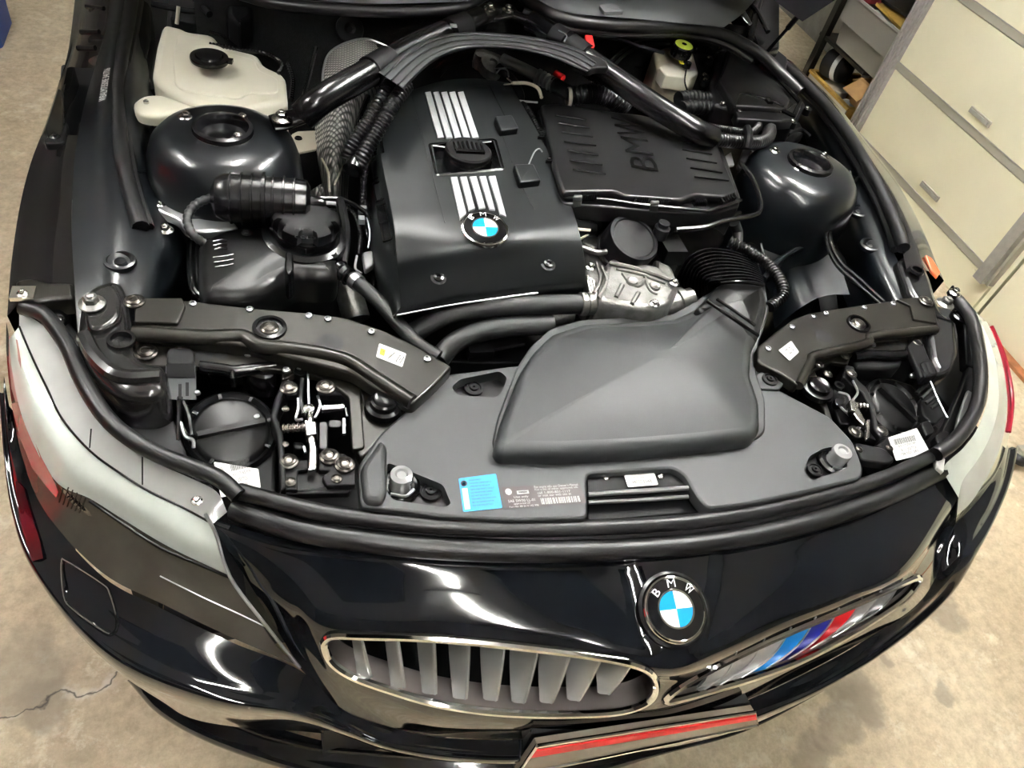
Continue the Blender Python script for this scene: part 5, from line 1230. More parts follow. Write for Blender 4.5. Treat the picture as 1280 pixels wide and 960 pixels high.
# ---- air filter box
AO = [(676, 130), (700, 129), (740, 136), (800, 143), (880, 159), (898, 182), (922, 240), (905, 246), (870, 243), (852, 250), (782, 245), (768, 239), (704, 240), (692, 205)]
b = MB('plastic'); b.slab(AO, z=.868, depth=.012, bev=.005, r=.007); ab = b.build('air_filter_box', car)
b = MB('plastic'); b.slab([(672, 136), (700, 130), (800, 144), (882, 160), (904, 185), (926, 246), (924, 258), (884, 268), (820, 264), (704, 254), (698, 244), (686, 205)], z=.850, depth=.03, bev=.004, r=.008); b.build('lower_lid', ab)
b = MB('dull'); b.slab([(676, 140), (800, 148), (890, 170), (925, 256), (884, 272), (820, 268), (704, 260)], z=.822, depth=.07, bev=.004, r=.008); b.build('box_body', ab)
b = MB('gloss'); q = L3([(704, 246), (760, 250), (800, 256), (884, 264), (926, 250)], .856); b.tube(q, .0035, 8, smooth=1); q = L3([(706, 262), (800, 272), (884, 278), (925, 266)], .815); b.tube(q, .004, 8, smooth=1); b.build('seam_rib', ab)
lr = [((694, 144), (733, 150)), ((698, 154), (737, 160)), ((702, 165), (741, 171)), ((705, 177), (745, 182)), ((709, 188), (748, 194)), ((712, 200), (753, 206)), ((716, 212), (757, 218))]
rr_ = [((839, 156), (868, 161)), ((845, 167), (879, 172)), ((850, 177), (885, 182)), ((853, 187), (890, 193)), ((858, 198), (896, 204)), ((863, 210), (903, 216)), ((868, 221), (911, 226))]
for a, c2 in lr + rr_:
    b = MB('gloss'); b.tube([P(*a, .8705), P(*c2, .8705)], .0014, 6, smooth=1); b.build('lid_ridge', ab)
b = MB('letter')
def letter(ch, o, tx, ty):
    o = P(*o, .869); x = P(*tx, .869) - o; y = P(*ty, .869) - o; b.text(ch, o, x, y, x.length, y.length, lift=.0006, thick=.0005)
letter('B', (823, 215), (818, 198), (796, 220)); letter('M', (817, 195), (809, 175), (787, 198)); letter('W', (808, 172), (799, 151), (776, 174))
b.build('embossed_lettering', ab, 'black embossed letters', split=False)
b = MB('gloss')
def letter2(o, tx, ty):
    o = P(*o, .870); x = P(*tx, .870); y = P(*ty, .870); b.tube([o, x], .0008, 5, smooth=1); b.tube([o, y], .0008, 5, smooth=1)
for i in range(3):
    pass
b = MB('gloss')
for x0, n_ in ((728, 7), (792, 7), (820, 7), (868, 6)):
    for k in range(n_): b.box(P(x0 + k * 2.7, 245 + (x0 - 728) * .06, .862), .0022, .010, .010)
for k in range(6): b.box(P(902 + k * 3, 253 - k * 1.2, .862), .0025, .012, .012)
b.build('vent_teeth', ab)
b = MB('dull')
for k in range(5): b.box(P(676 + 2 * k, 172 - k * 2.5, .862), .012, .003, .006)
for k in range(5): b.box(P(686 + 2.2 * k, 202 - k * 2.2, .862), .012, .003, .006)
b.build('grip_rib', ab)
for (x, y) in ((722, 250), (818, 257)):
    b = MB('silver'); b.grid([[P(x - 5, y - 4, .872), P(x + 5, y - 4, .872)], [P(x - 5.5, y + 1, .866), P(x + 5, y + 1, .866)], [P(x - 5.5, y + 14, .83), P(x + 3, y + 14, .83)], [P(x - 6, y + 24, .81), P(x + 1, y + 24, .81)]]); b.tube([P(x - 4, y - 4, .875), P(x + 5, y - 4, .875)], .003, 6, smooth=1); b.build('spring_clip', ab, 'steel spring clip')
b = MB('silver'); b.tube(L3([(660, 208, .86), (668, 190, .865), (674, 186, .865), (678, 190, .86)], 0), .0013, 5); b.build('wire_clip', ab)
b = MB('dull')
b.tube(L3([(652, 132, .84), (662, 160, .83), (676, 190, .82), (700, 230, .81)], 0), .012, 8); b.tube(L3([(660, 136, .85), (680, 176, .84)], 0), .007, 8, corr=(.006, .2)); b.build('side_loom', car)

# ---- thermostat housing, oil filter lid
b = MB('alu')
b.slab([(726, 300), (742, 290), (760, 296), (768, 326), (760, 352), (742, 372), (732, 360), (730, 330)], z=.765, depth=.06, bev=.010)
b.slab([(758, 328), (766, 320), (820, 330), (846, 348), (850, 360), (838, 380), (820, 386), (800, 384), (748, 374)], z=.79, depth=.09, bev=.010, r=.008)
b.slab([(818, 322), (840, 332), (848, 352), (838, 362), (820, 350)], z=.775, depth=.05, bev=.008)
al = b.build('thermostat_housing', car, 'rough cast aluminium housing')
b = MB('alu')
b.tube(L3([(762, 328), (790, 334), (820, 343), (838, 350)], .794), .0035, 6); b.tube(L3([(770, 336), (800, 342), (832, 354)], .792), .0025, 6)
b.tube(L3([(778, 342), (786, 352), (798, 358), (806, 350)], .791), .003, 6); b.tube(L3([(806, 346), (812, 362), (822, 368)], .791), .003, 6)
b.tube(L3([(752, 334), (758, 352), (748, 372)], .788), .003, 6); b.tube(L3([(745, 328), (750, 350), (742, 366)], .785), .0025, 6)
b.tube(L3([(770, 372), (778, 356)], .79), .004, 6, smooth=1); b.tube(L3([(790, 380), (798, 366)], .79), .004, 6, smooth=1)
b.tube(L3([(728, 310, .785), (748, 316, .79), (768, 312, .795)], 0), .005, 8); b.lathe(P(766, 314, .79), (0, -.3, 1), [(.009, 0), (.009, .012), (.001, .013)], 12); b.lathe(P(738, 310, .77), (0, 0, 1), [(.018, 0), (.017, .012), (.012, .014), (.001, .012)], 18)
for x, y in ((790, 352), (818, 358)): b.lathe(P(x, y, .792), (0, 0, 1), [(.010, -.002), (.009, .003), (.006, .001), (.001, .001)], 14)
for k in range(5): b.tube(L3([(733 + 4 * k, 345 + 3 * k, .775), (738 + 4 * k, 368 + 2 * k, .765)], 0), .0035, 6, smooth=1)
b.build('cast_rib', al)
for (x, y) in ((738, 334), (843, 354), (818, 380), (800, 318)):
    b = MB(); b.bolt(P(x, y, .795), .009); b.build('bolt', al)
b = MB('dull'); c = P(792, 298, .815); n = (.12, -.30, .95)
b.lathe(c, n, [(.050, -.046), (.052, -.036), (.049, -.034), (.050, -.004), (.046, .003), (.040, .004), (.038, .0015), (.001, .003)], 36, ribs=12, ribd=.03, ribr=.049)
b.build('oil_filter_cap', car, 'black ribbed filter cap')
b = MB('dull'); b.lathe(P(826, 290, .82), (0, 0, 1), [(.014, -.01), (.014, .01), (.010, .012), (.010, .02), (.001, .02)], 16); b.tube(L3([(700, 275, .82), (720, 284, .81), (740, 286, .80)], 0), .014, 10)
b.box(P(838, 312, .78), .04, .05, .03); b.build('sensor_plug', car)
b = MB('bracket'); b.tube(L3([(718, 286, .825), (738, 288, .825)], 0), .0025, 6, smooth=1); b.tube(L3([(722, 300, .80), (730, 296, .80), (740, 290, .80)], 0), .002, 6); b.build('pale_wire', car)
b = MB('alu'); b.lathe(P(846, 378, .75), (1, .2, .2), [(.02, -.03), (.02, 0), (.024, .002), (.024, .012), (.018, .014), (.018, .03), (.001, .03)], 20); b.lathe(P(700, 392, .74), (1, .1, .1), [(.02, -.03), (.018, .02), (.001, .02)], 16)
b.tube(L3([(660, 396, .72), (700, 384, .72), (730, 380, .72)], 0), .012, 10); b.build('pipe_stub', car)

# ---- radiator hoses in front of the engine
b = MB('hose'); b.tube(L3([(506, 424, .72), (530, 408, .735), (562, 392, .75), (610, 384, .76), (670, 381, .765), (728, 380, .765)], 0), .0165, 16); b.build('radiator_hose', car)
b = MB('alu'); b.lathe(P(724, 380, .765), (1, 0, .02), [(.0175, 0), (.0195, .002), (.0195, .010), (.0175, .012), (.0195, .014), (.0195, .024), (.0175, .026)], 20); b.build('hose_clamp', car, 'bright crimp clamp')
b = MB('gloss'); b.tube(L3([(744, 380, .765), (780, 382, .765), (806, 386, .76), (826, 396, .75)], 0), .0095, 12); b.build('steel_pipe', car)
b = MB('hose'); b.tube(L3([(548, 450, .72), (566, 430, .73), (596, 416, .735), (640, 408, .74), (690, 406, .74)], 0), .0165, 16); b.build('radiator_hose', car)
b = MB('hose'); b.tube(L3([(420, 335, .765), (446, 352, .765), (474, 378, .76), (498, 405, .755), (522, 430, .75), (548, 447, .745)], 0), .0115, 14); b.build('bleed_hose', car)
b = MB('gloss'); b.tube(L3([(414, 330, .77), (436, 346, .77)], 0), [.013, .015], 14, corr=(.012, .15), smooth=1); b.use('silver').lathe(P(442, 349, .765), P(456, 361, .765) - P(442, 349, .765), [(.0135, 0), (.0135, .013)], 20, cap=False); b.build('hose_fitting', car)
b = MB('dull'); b.slab([(560, 452), (585, 425), (640, 418), (690, 412), (660, 455)], z=.66, depth=.05); b.tube(L3([(585, 445, .70), (620, 436, .70), (655, 430, .70)], 0), .004, 6); b.box(P(600, 440, .70), .04, .02, .02); b.build('fan_cowl', car)

# ---- intake duct: bellows, neck
b = MB('gloss'); rows = []
for k in range(41):
    t = k / 40; h = .006 if k % 4 in (0, 1) else 0.0
    rows.append([P(*q) for q in cr([(848 + 42 * t, 356 + 26 * t, .70 + h), (846 + 44 * t, 346 + 25 * t, .735 + h), (860 + 28 * t, 322 + 34 * t, .775 + h), (884 + 28 * t, 310 + 42 * t, .795 + h), (917 + 22 * t, 314 + 37 * t, .792 + h), (944 + 13 * t, 326 + 31 * t, .768 + h), (950 + 12 * t, 340 + 30 * t, .72 + h)], 6)])
b.grid(rows); b.build('bellows', car, 'ribbed black intake bellows', sharp=70)
b = MB('plastic'); b.tube(L3([(846, 280, .755), (858, 290, .765), (870, 303, .77)], 0), [.044, .054, .060], 28, flat=.55, up=(0, 0, 1)); b.build('duct_mouth', car)
b = MB('plastic'); b.tube(L3([(912, 302, .79), (936, 314, .79), (960, 330, .785), (976, 352, .78), (978, 370, .77), (962, 384, .76)], 0), .011, 14, corr=(.006, .14)); b.build('corrugated_hose', car)
b = MB('hose'); b.tube(L3([(918, 278, .80), (922, 290, .78), (922, 304, .77)], 0), .010, 10); b.use('sticker').lathe(P(920, 304, .775), (0, -.6, -.6), [(.011, 0), (.011, .01)], 14, cap=False); b.build('breather_hose', car)

# ---- radiator shroud
SH = [(447, 582), (475, 542), (517, 505), (559, 468), (631, 458), (700, 452), (820, 450), (944, 456), (972, 486), (1038, 521), (1067, 552), (1080, 586), (1077, 598), (1000, 617), (930, 631), (885, 636), (872, 622), (856, 594), (842, 585), (734, 592), (735, 648), (640, 650), (560, 646), (450, 633)]
def pxhole(pts, z, r=.006):
    w = [P(x, y, z) for x, y in pts]
    if area2(w) < 0: w.reverse()
    return fillet(w, r)
b = MB('shroud')
SZ = .757
h1_ = pxhole([(484, 578), (505, 586), (554, 606), (564, 630), (555, 634), (492, 625), (483, 614)], SZ)
h2_ = pxhole([(1012, 570), (1028, 561), (1052, 556), (1060, 584), (1015, 601), (1004, 588)], SZ)
h3_ = pxhole([(564, 484), (575, 474), (625, 464), (634, 472), (628, 489), (620, 497), (572, 494)], SZ)
b.slab(SH, z=SZ, depth=.02, bev=.004, r=.010, holes=[h1_, h2_, h3_]); sd = b.build('radiator_shroud', car, 'grained grey plastic radiator shroud', sharp=30)
# raised shoulders either side and pocket floors
for pts, nm in (([(450, 584), (476, 548), (484, 556), (484, 612), (478, 628), (455, 626)], 'shoulder'),):
    b = MB('shroud'); b.slab(pts, z=SZ + .010, depth=.012, bev=.008, r=.010); b.build(nm, sd)
b = MB('plastic')
for pts in ([(478, 572), (556, 600), (572, 640), (484, 634), (474, 610)], [(1000, 570), (1030, 552), (1062, 552), (1068, 590), (1010, 610)], [(560, 468), (640, 460), (638, 500), (562, 500)]):
    b.slab(pts, z=SZ - .018, depth=.006, bev=.001)
b.build('pocket_floor', sd)
for (x, y) in ((500, 603), (1044, 572)):
    b = MB('clear'); c = P(x, y + 4, SZ - .01); b.lathe(c, (0, 0, 1), [(.0145, 0), (.0155, .003), (.0145, .007), (.0155, .011), (.0145, .016), (.0155, .019), (.014, .024), (.008, .026), (.006, .023), (.001, .023)], 28, ribs=8, ribd=.04, ribr=.0155); b.build('bump_stop', sd, 'clear ribbed bump stop')
    b = MB('gloss'); b.lathe(c, (0, 0, 1), [(.026, -.006), (.026, 0), (.022, .003), (.018, .001)], 28); b.use('silver').tube([c + V(-.014, -.014, .004), c + V(.004, -.019, .004), c + V(.016, -.010, .004)], .0025, 6); b.build('stop_seat', sd)
def clipfix(x, y, z, par, r=.012):
    b = MB('dull'); c = P(x, y, z); b.lathe(c, (0, 0, 1), [(r, 0), (r, .003), (r * .75, .004), (r * .7, .002), (r * .45, .002), (r * .42, .005), (r * .15, .005), (r * .12, .002), (.0005, .002)], 24); return b.build('push_clip', par)
clipfix(592, 486, SZ - .016, sd, .014); clipfix(538, 615, SZ - .016, sd, .014); clipfix(1018, 588, SZ - .014, sd, .012)
b = MB('shroud'); b.slab([(945, 468), (958, 461), (972, 468), (980, 480), (974, 487), (950, 486)], z=SZ + .004, depth=.004, bev=.002, r=.004); b.build('clip_pad', sd); clipfix(962, 475, SZ + .004, sd, .013)
# scoop
SC = [(731, 400), (790, 398), (840, 395), (866, 384), (885, 369), (905, 356), (953, 357), (958, 385), (952, 415), (944, 432), (941, 466), (953, 500), (954, 534), (944, 545), (880, 553), (787, 561), (700, 565), (626, 564), (619, 553), (626, 525), (650, 462), (668, 435), (690, 413)]
b = MB('shroud'); 
b.slab([(x, y, .785 if y > 380 else .785 + (380 - y) * .0003) for x, y in SC], depth=.032, bev=.018, r=.012, bn=6, crown=.022, cn=7); sc = b.build('intake_scoop', sd, sharp=60)
b = MB('shroud'); b.slab([(x, y) for x, y in [(728, 399), (790, 396), (840, 393), (886, 366), (906, 352), (956, 353), (962, 388), (948, 432), (945, 466), (957, 500), (957, 540), (946, 549), (787, 565), (700, 569), (622, 568), (615, 554), (622, 522), (646, 459), (664, 432), (688, 410)]], z=SZ + .004, depth=.006, bev=.003, r=.012); b.build('scoop_flange', sd)
# neck straps on duct
b = MB('plastic'); b.slab([(868, 384, .80), (886, 366, .805), (902, 350, .81), (956, 352, .81), (962, 378, .80), (955, 408, .795), (948, 422, .79)], depth=.05, bev=.016, r=.012, bn=5, crown=.008); nk = b.build('duct_neck', car)
b = MB('gloss'); b.tube(L3([(884, 376, .816), (916, 398, .817), (948, 420, .800)], 0), .0032, 8); b.tube(L3([(896, 374, .822), (920, 390, .822), (944, 407, .814)], 0), .0026, 8); b.build('neck_rib', nk)
b = MB('gloss'); b.tube(L3([(900, 354, .815), (926, 352, .822), (954, 356, .815)], 0), .003, 8); b.build('neck_lip', nk)
# lock-support slot in the shroud
b = MB('dull'); b.slab([(734, 594), (842, 587), (856, 596), (866, 618), (735, 624)], z=SZ - .012, depth=.004, bev=.001, r=.001); b.slab([(735, 626), (868, 618), (880, 640), (735, 652)], z=SZ - .028, depth=.01, bev=.002); ls = b.build('lock_carrier', car)
b = MB('silver'); b.tube(L3([(735, 618), (800, 614), (860, 610)], SZ - .006), .0035, 8); b.tube(L3([(735, 628), (800, 625), (860, 621)], SZ - .014), .003, 8); b.build('carrier_flange', ls)
b = MB('gloss'); 
for x, y in ((758, 597), (826, 595)): b.bolt(P(x, y, SZ - .011), .005, m='zinc', kind='dish')
b.build('rivet', ls)

# ---- stickers and writing
def sticker(name, quad, z, m, parent, lab, items=(), lift=.001, zf=None):
    """quad px: lower-left, lower-right, upper-right, upper-left. items: (text, x, y, w, h, mat) in 0..1"""
    f = zf or (lambda x, y, l=0: P(x, y, z + l))
    q = [f(x, y, lift) for x, y in quad]; b = MB(m); n = (q[1] - q[0]).cross(q[3] - q[0]).normalized()
    w = fillet(q, .002, 2); b.add(w, [tuple(range(len(w)))]); b.add([p - n * .0006 for p in w], [])
    X, Y = q[1] - q[0], q[3] - q[0]
    for t, x, y, ww, hh, mm in items:
        b.use(mm); o = q[0] + X * x + Y * y
        if t == '|':      # bar code
            random.seed(len(name) + int(x * 100)); k = 0.0
            while k < 1:
                bw = random.choice((.012, .02, .03)); a = o + X * (ww * k) + n * .0005; c2 = a + X * (ww * bw); b.add([a, c2, c2 + Y * hh, a + Y * hh], [(0, 1, 2, 3)]); k += bw * 2.0
        elif t == '#':    # solid block
            a = o + n * .0004; b.add([a, a + X * ww, a + X * ww + Y * hh, a + Y * hh], [(0, 1, 2, 3)])
        elif t == 'o':
            N = 20; b.add([o + n * .0005 + X * (ww * .5 * math.cos(k * math.pi / 10)) + Y * (hh * .5 * math.sin(k * math.pi / 10)) for k in range(N)], [tuple(range(N))])
        else: b.text(t, o, X, Y, X.length * ww, Y.length * hh, lift=.0006)
    return b.build(name, parent, lab, smooth=False, split=False)
bl = [('#', .05, .06, .14, .62, 'sticker'), ('o', .12, .83, .17, .17, 'ink'), ('o', .12, .83, .10, .10, 'badgeblue'), ('SERVICE', .06, .10, .0, .0, 'ink')][:3]
for k, t in enumerate(('REGISTERED', 'THE ENGINE COMPARTMENT IS', 'APPROVED FOR THE USE OF', 'GENUINE PARTS ONLY', 'ANY REPAIR WORK CARRIED', 'OUT MUST BE DONE BY A', 'TRAINED TECHNICIAN', 'SEE THE OWNERS MANUAL', 'FOR FURTHER DETAILS')):
    bl.append((t, .26, .88 - k * .095, .30 if k == 0 else .62 - .05 * (k % 3), .045, 'ink'))
sticker('blue_sticker', [(579, 640), (628, 635), (620, 592), (573, 598)], SZ, 'stblue', sd, 'bright blue printed sticker', bl)
sticker('warning_sticker', [(633, 636), (733, 629), (725, 604), (627, 609)], SZ, 'stblack', sd, 'black sticker with white print and bar code',
        [('o', .07, .76, .08, .30, 'sticker'), ('#', .17, .62, .15, .16, 'sticker'), ('#', .19, .66, .11, .08, 'stblack'), ('Use only', .12, .42, .18, .12, 'sticker'), ('SAE 5W30 LL-01', .04, .26, .33, .12, 'sticker'), ('approved oil', .10, .13, .2, .1, 'sticker'), ('Part No. 83 21 0 142 998', .04, .02, .36, .08, 'sticker'),
         ('For more info see Owner\'s Manual', .40, .84, .56, .12, 'sticker'), ('For a list of other approved oils', .40, .70, .55, .12, 'sticker'), ('call 1-800-831-1117', .42, .56, .42, .11, 'sticker'), ('or visit our web site at', .42, .43, .42, .11, 'sticker'), ('|', .44, .08, .50, .28, 'sticker')])
sticker('part_label', [(785, 609), (823, 606), (818, 591), (780, 594)], SZ - .010, 'sticker', ls, 'white label', [('COUNTRY ABC 123', .1, .62, .7, .18, 'ink'), ('H0503048', .2, .2, .62, .3, 'ink')])
zlamp = .71
# ---- left front crossmember
b = MB('rail')
CM = [(168, 372), (236, 375), (312, 384), (372, 389), (432, 396), (477, 411), (520, 431), (566, 458), (543, 482), (516, 506), (470, 486), (440, 466), (400, 456), (352, 444), (322, 434), (250, 426), (168, 416)]
b.slab(CM, z=.778, depth=.02, bev=.004, r=.008); cm = b.build('crossmember', car, 'olive grey crossmember, left half')
b = MB('rail'); b.tube(L3([(166, 417), (250, 422), (300, 421), (315, 428), (330, 434), (372, 438), (430, 450), (470, 474), (515, 503)], .776), .011, 10); b.build('pressed_ridge', cm)
b = MB('rail'); b.slab([(168, 424), (250, 432), (330, 440), (372, 446), (366, 466), (345, 462), (250, 458), (168, 457)], z=.757, depth=.008, bev=.002, r=.006)
b.slab([(352, 440), (400, 452), (440, 462), (450, 480), (456, 560), (440, 562), (436, 496), (424, 486), (396, 470), (372, 466), (352, 476)], z=.752, depth=.01, bev=.002, r=.006)
b.slab([(440, 466), (476, 482), (520, 506), (478, 546), (452, 574), (444, 560), (452, 500)], z=.748, depth=.02, bev=.004, r=.008); b.build('lower_flange', cm)
b = MB('rail'); b.slab([(168, 372), (228, 372), (232, 382), (222, 404), (168, 402)], z=.783, depth=.006, bev=.002, r=.003); b.build('joint_plate', cm)
for x, y, r in ((168, 377, .014), (183, 441, .015), (227, 443, .015), (361, 485, .012), (407, 484, .013)):
    b = MB(); b.bolt(P(x, y, .784 if y < 400 else .760), r, m='darkbolt', kind='dish'); b.build('bolt', cm)
b = MB('gloss'); c = P(337, 410, .779); b.lathe(c, (0, 0, 1), [(.024, -.002), (.023, .003), (.018, .004), (.017, .0)], 28); b.bolt(c, .013, m='darkbolt', kind='dish'); b.build('bolt', cm)
b = MB('gloss'); c = P(479, 511, .752); b.lathe(c, (0, 0, 1), [(.026, 0), (.024, .008), (.019, .010), (.018, .018), (.015, .020), (.012, .018), (.001, .018)], 28); b.build('rubber_buffer', cm)
b = MB('void')
for x, y, rx in ((412, 429, .019), (255, 444, .011), (277, 445, .008), (376, 457, .006)): b.lathe(P(x, y, .779 if y < 435 else .7585), (0, 0, 1), [(rx, 0), (.0001, .0004)], 20)
b.build('hole', cm)
b = MB('silver')
for x, y in ((241, 380), (312, 387), (386, 395), (410, 399), (464, 415), (534, 449), (310, 443), (358, 463), (375, 459), (430, 471)): b.lathe(P(x, y, .779 if y < 440 or x > 500 else .7585), (0, 0, 1), [(.0055, 0), (.005, .0025), (.003, .003), (.002, .001)], 12)
b.build('rivet', cm)
sticker('warning_label', [(470, 446), (503, 459), (508, 442), (474, 429)], .778, 'sticker', cm, 'white warning label', [('#', .10, .25, .18, .45, 'yellow'), ('!', .17, .30, .04, .3, 'ink'), ('/', .42, .2, .12, .55, 'ink'), ('o', .48, .45, .14, .3, 'doorrail'), ('[i]', .72, .2, .18, .5, 'ink')])

# ---- right front crossmember
b = MB('rail')
b.slab([(946, 434), (970, 414), (992, 398), (1011, 391), (1060, 383), (1110, 376), (1152, 371), (1168, 384), (1174, 404), (1170, 412), (1088, 420), (1084, 428), (1020, 443), (1010, 462), (998, 482), (978, 468), (946, 452)], z=.775, depth=.02, bev=.004, r=.008); cr_m = b.build('crossmember', car, 'olive grey crossmember, right half')
b = MB('rail'); b.tube(L3([(1170, 412), (1130, 416), (1088, 421), (1082, 430), (1020, 444), (1012, 455), (998, 482)], .772), .008, 10); b.build('pressed_ridge', cr_m)
b = MB('rail'); b.slab([(1016, 448), (1060, 440), (1086, 428), (1172, 416), (1176, 434), (1150, 442), (1110, 438), (1064, 444), (1060, 456), (1040, 452), (1018, 462), (1010, 470)], z=.752, depth=.008, bev=.002, r=.004)
b.slab([(1010, 462), (1018, 460), (1040, 520), (1048, 550), (1036, 545), (1030, 510), (1002, 482)], z=.745, depth=.02, bev=.003); b.build('lower_flange', cr_m)
b = MB('rail'); b.slab([(1120, 374), (1154, 371), (1168, 384), (1172, 404), (1142, 399), (1138, 382)], z=.779, depth=.005, bev=.001, r=.003); b.build('joint_plate', cr_m)
for x, y, r in ((1157, 377, .014), (1167, 425, .014), (1145, 430, .014), (1064, 467, .010), (1035, 468, .008), (1056, 445, .008), (1024, 456, .008)):
    b = MB(); b.bolt(P(x, y, .782 if y < 400 else .757), r, m='darkbolt', kind='dish'); b.build('bolt', cr_m)
b = MB('gloss'); c = P(1073, 405, .776); b.lathe(c, (0, 0, 1), [(.022, -.002), (.021, .003), (.017, .004), (.016, .0)], 28); b.bolt(c, .013, m='darkbolt', kind='dish'); b.build('bolt', cr_m)
b = MB('gloss'); c = P(1020, 489, .752); b.lathe(c, (0, 0, 1), [(.027, 0), (.025, .008), (.019, .009), (.018, .016), (.015, .018), (.010, .016), (.001, .016)], 28); b.build('rubber_buffer', cr_m)
b = MB('void')
for x, y, rx in ((1029, 420, .016), (1125, 430, .008), (1112, 431, .006)): b.lathe(P(x, y, .776 if y < 425 else .7535), (0, 0, 1), [(rx, 0), (.0001, .0004)], 20)
b.build('hole', cr_m)
b = MB('silver')
for x, y in ((990, 409), (1017, 396), (1032, 392), (1080, 385), (1116, 380), (960, 436), (1091, 431)): b.lathe(P(x, y, .776 if y < 428 or x < 1000 else .7535), (0, 0, 1), [(.0055, 0), (.005, .0025), (.003, .003), (.002, .001)], 12)
b.build('rivet', cr_m)
sticker('warning_label', [(987, 451), (999, 440), (989, 426), (973, 438)], .776, 'sticker', cr_m, 'white warning label', [('!', .2, .2, .04, .4, 'ink'), ('Z', .4, .3, .18, .4, 'ink'), ('0', .7, .3, .14, .4, 'ink')])

# ---- left lamp bay: back of the headlamp with bulb cap
b = MB('dull'); b.slab([(228, 505), (262, 496), (300, 496), (338, 512), (348, 560), (346, 625), (322, 622), (268, 612), (250, 590), (236, 560)], z=.69, depth=.05, bev=.008); lh = b.build('lamp_housing', car)
def bulb_cap(x, y, z, R, parent, ang):
    c = P(x, y, z); n = (0.1, -.25, 1); b = MB('plastic')
    b.lathe(c, n, [(R, 0), (R, .008), (R * .93, .012), (R * .88, .008), (R * .84, .006), (R * .80, .010), (R * .72, .012), (R * .001, .013)], 48); o = b.build('bulb_cap', parent)
    b = MB('plastic'); xx, yy, nn = frame(n); d = xx * math.cos(ang) + yy * math.sin(ang); b.box(c + nn * .016, R * 1.45, .007, .012, d, nn.cross(d)); b.build('cap_grip', parent)
    b = MB('plastic')
    for k in range(8):
        a = k * math.pi / 4 + .3; dd = xx * math.cos(a) + yy * math.sin(a); b.box(c + dd * R * .86 + nn * .012, R * .12, .004, .004, dd, nn.cross(dd))
    b.build('cap_lug', parent)
bulb_cap(289, 542, .70, .060, lh, math.radians(14))
sticker('part_label', [(276, 622), (326, 610), (323, 586), (267, 577)], .712, 'sticker', lh, 'white bar-code label', [('|', .38, .62, .5, .26, 'ink'), ('63117165709', .4, .48, .45, .08, 'ink'), ('B 11 250 TOL', .35, .30, .4, .1, 'ink'), ('10R 021 343', .3, .14, .4, .1, 'ink'), ('VN', .1, .7, .1, .1, 'ink')])
b = MB('dull'); b.slab([(238, 590), (262, 600), (268, 614), (246, 612)], z=.72, depth=.02, bev=.003); b.bolt(P(258, 600, .72), .008, m='gloss', kind='dish'); b.build('lamp_lug', lh)
b = MB('gloss'); b.tube(L3([(250, 458, .75), (280, 462, .75), (292, 464, .75), (310, 462, .75), (345, 458, .75)], 0), .009, 10); b.slab([(286, 456), (296, 456), (294, 472), (288, 472)], z=.757, depth=.02); b.slab([(300, 456), (345, 455), (345, 470), (330, 474), (308, 468)], z=.748, depth=.04, bev=.006); b.build('lower_tube', car)
b = MB('dull'); b.slab([(286, 493), (304, 494), (306, 506), (286, 506)], z=.70, depth=.03); b.tube(L3([(322, 483, .70), (345, 484, .70)], 0), .004, 6, smooth=1); b.build('lamp_connector', car)
# grey clip block with slots
b = MB('dull'); b.slab([(208, 440), (212, 434), (238, 434), (243, 440), (243, 456), (208, 456)], z=.768, depth=.01, bev=.003); cb_ = b.build('clip_block', car)
b = MB('silver'); b.box(P(226, 480, .755), .050, .004, .052, (1, 0, 0), (0, .6, .8)) if False else None
b = MB('cowl'); q = [P(207, 457, .768), P(244, 457, .768), P(245, 499, .735), P(207, 499, .735)]; prism(b, q, V(0, .006, -.008)); b.build('clip_face', cb_, 'grey clip face', smooth=False)
b = MB('dull'); q2 = [P(208, 455, .771), P(243, 455, .771), P(244, 472, .760), P(208, 472, .760)]; prism(b, q2, V(0, .002, -.003)); b.build('label_strip', cb_, smooth=False)
b = MB('void')
for x0, x1, y0, y1 in ((223, 227, 480, 500), (232, 236, 478, 495)):
    prism(b, [P(x0, y0, .7525), P(x1, y0, .7525), P(x1, y1, .7405), P(x0, y1, .7405)], V(0, .001, -.001))
b.build('clip_slot', cb_, smooth=False)
b = MB('gloss')
b.tube(L3([(225, 496, .74), (224, 520, .73), (222, 560, .72)], 0), .0035, 6); b.tube(L3([(228, 500, .73), (236, 520, .72), (240, 545, .72)], 0), .003, 6); b.tube(L3([(222, 520, .73), (232, 540, .72), (244, 552, .71)], 0), .003, 6); b.build('lamp_wire', car)
b = MB('silver'); b.tube(L3([(226, 528, .728), (231, 545, .725), (241, 550, .72), (242, 560, .715)], 0), .0025, 6); b.tube(L3([(222, 500, .735), (222, 563, .72)], 0), .0013, 5, smooth=1); b.lathe(P(247, 492, .74), (0, 0, 1), [(.004, 0), (.003, .004), (.0005, .005)], 10); b.lathe(P(321, 522, .71), (0, 0, 1), [(.005, 0), (.004, .004), (.0005, .005)], 10); b.build('wire_glint_clip', car)

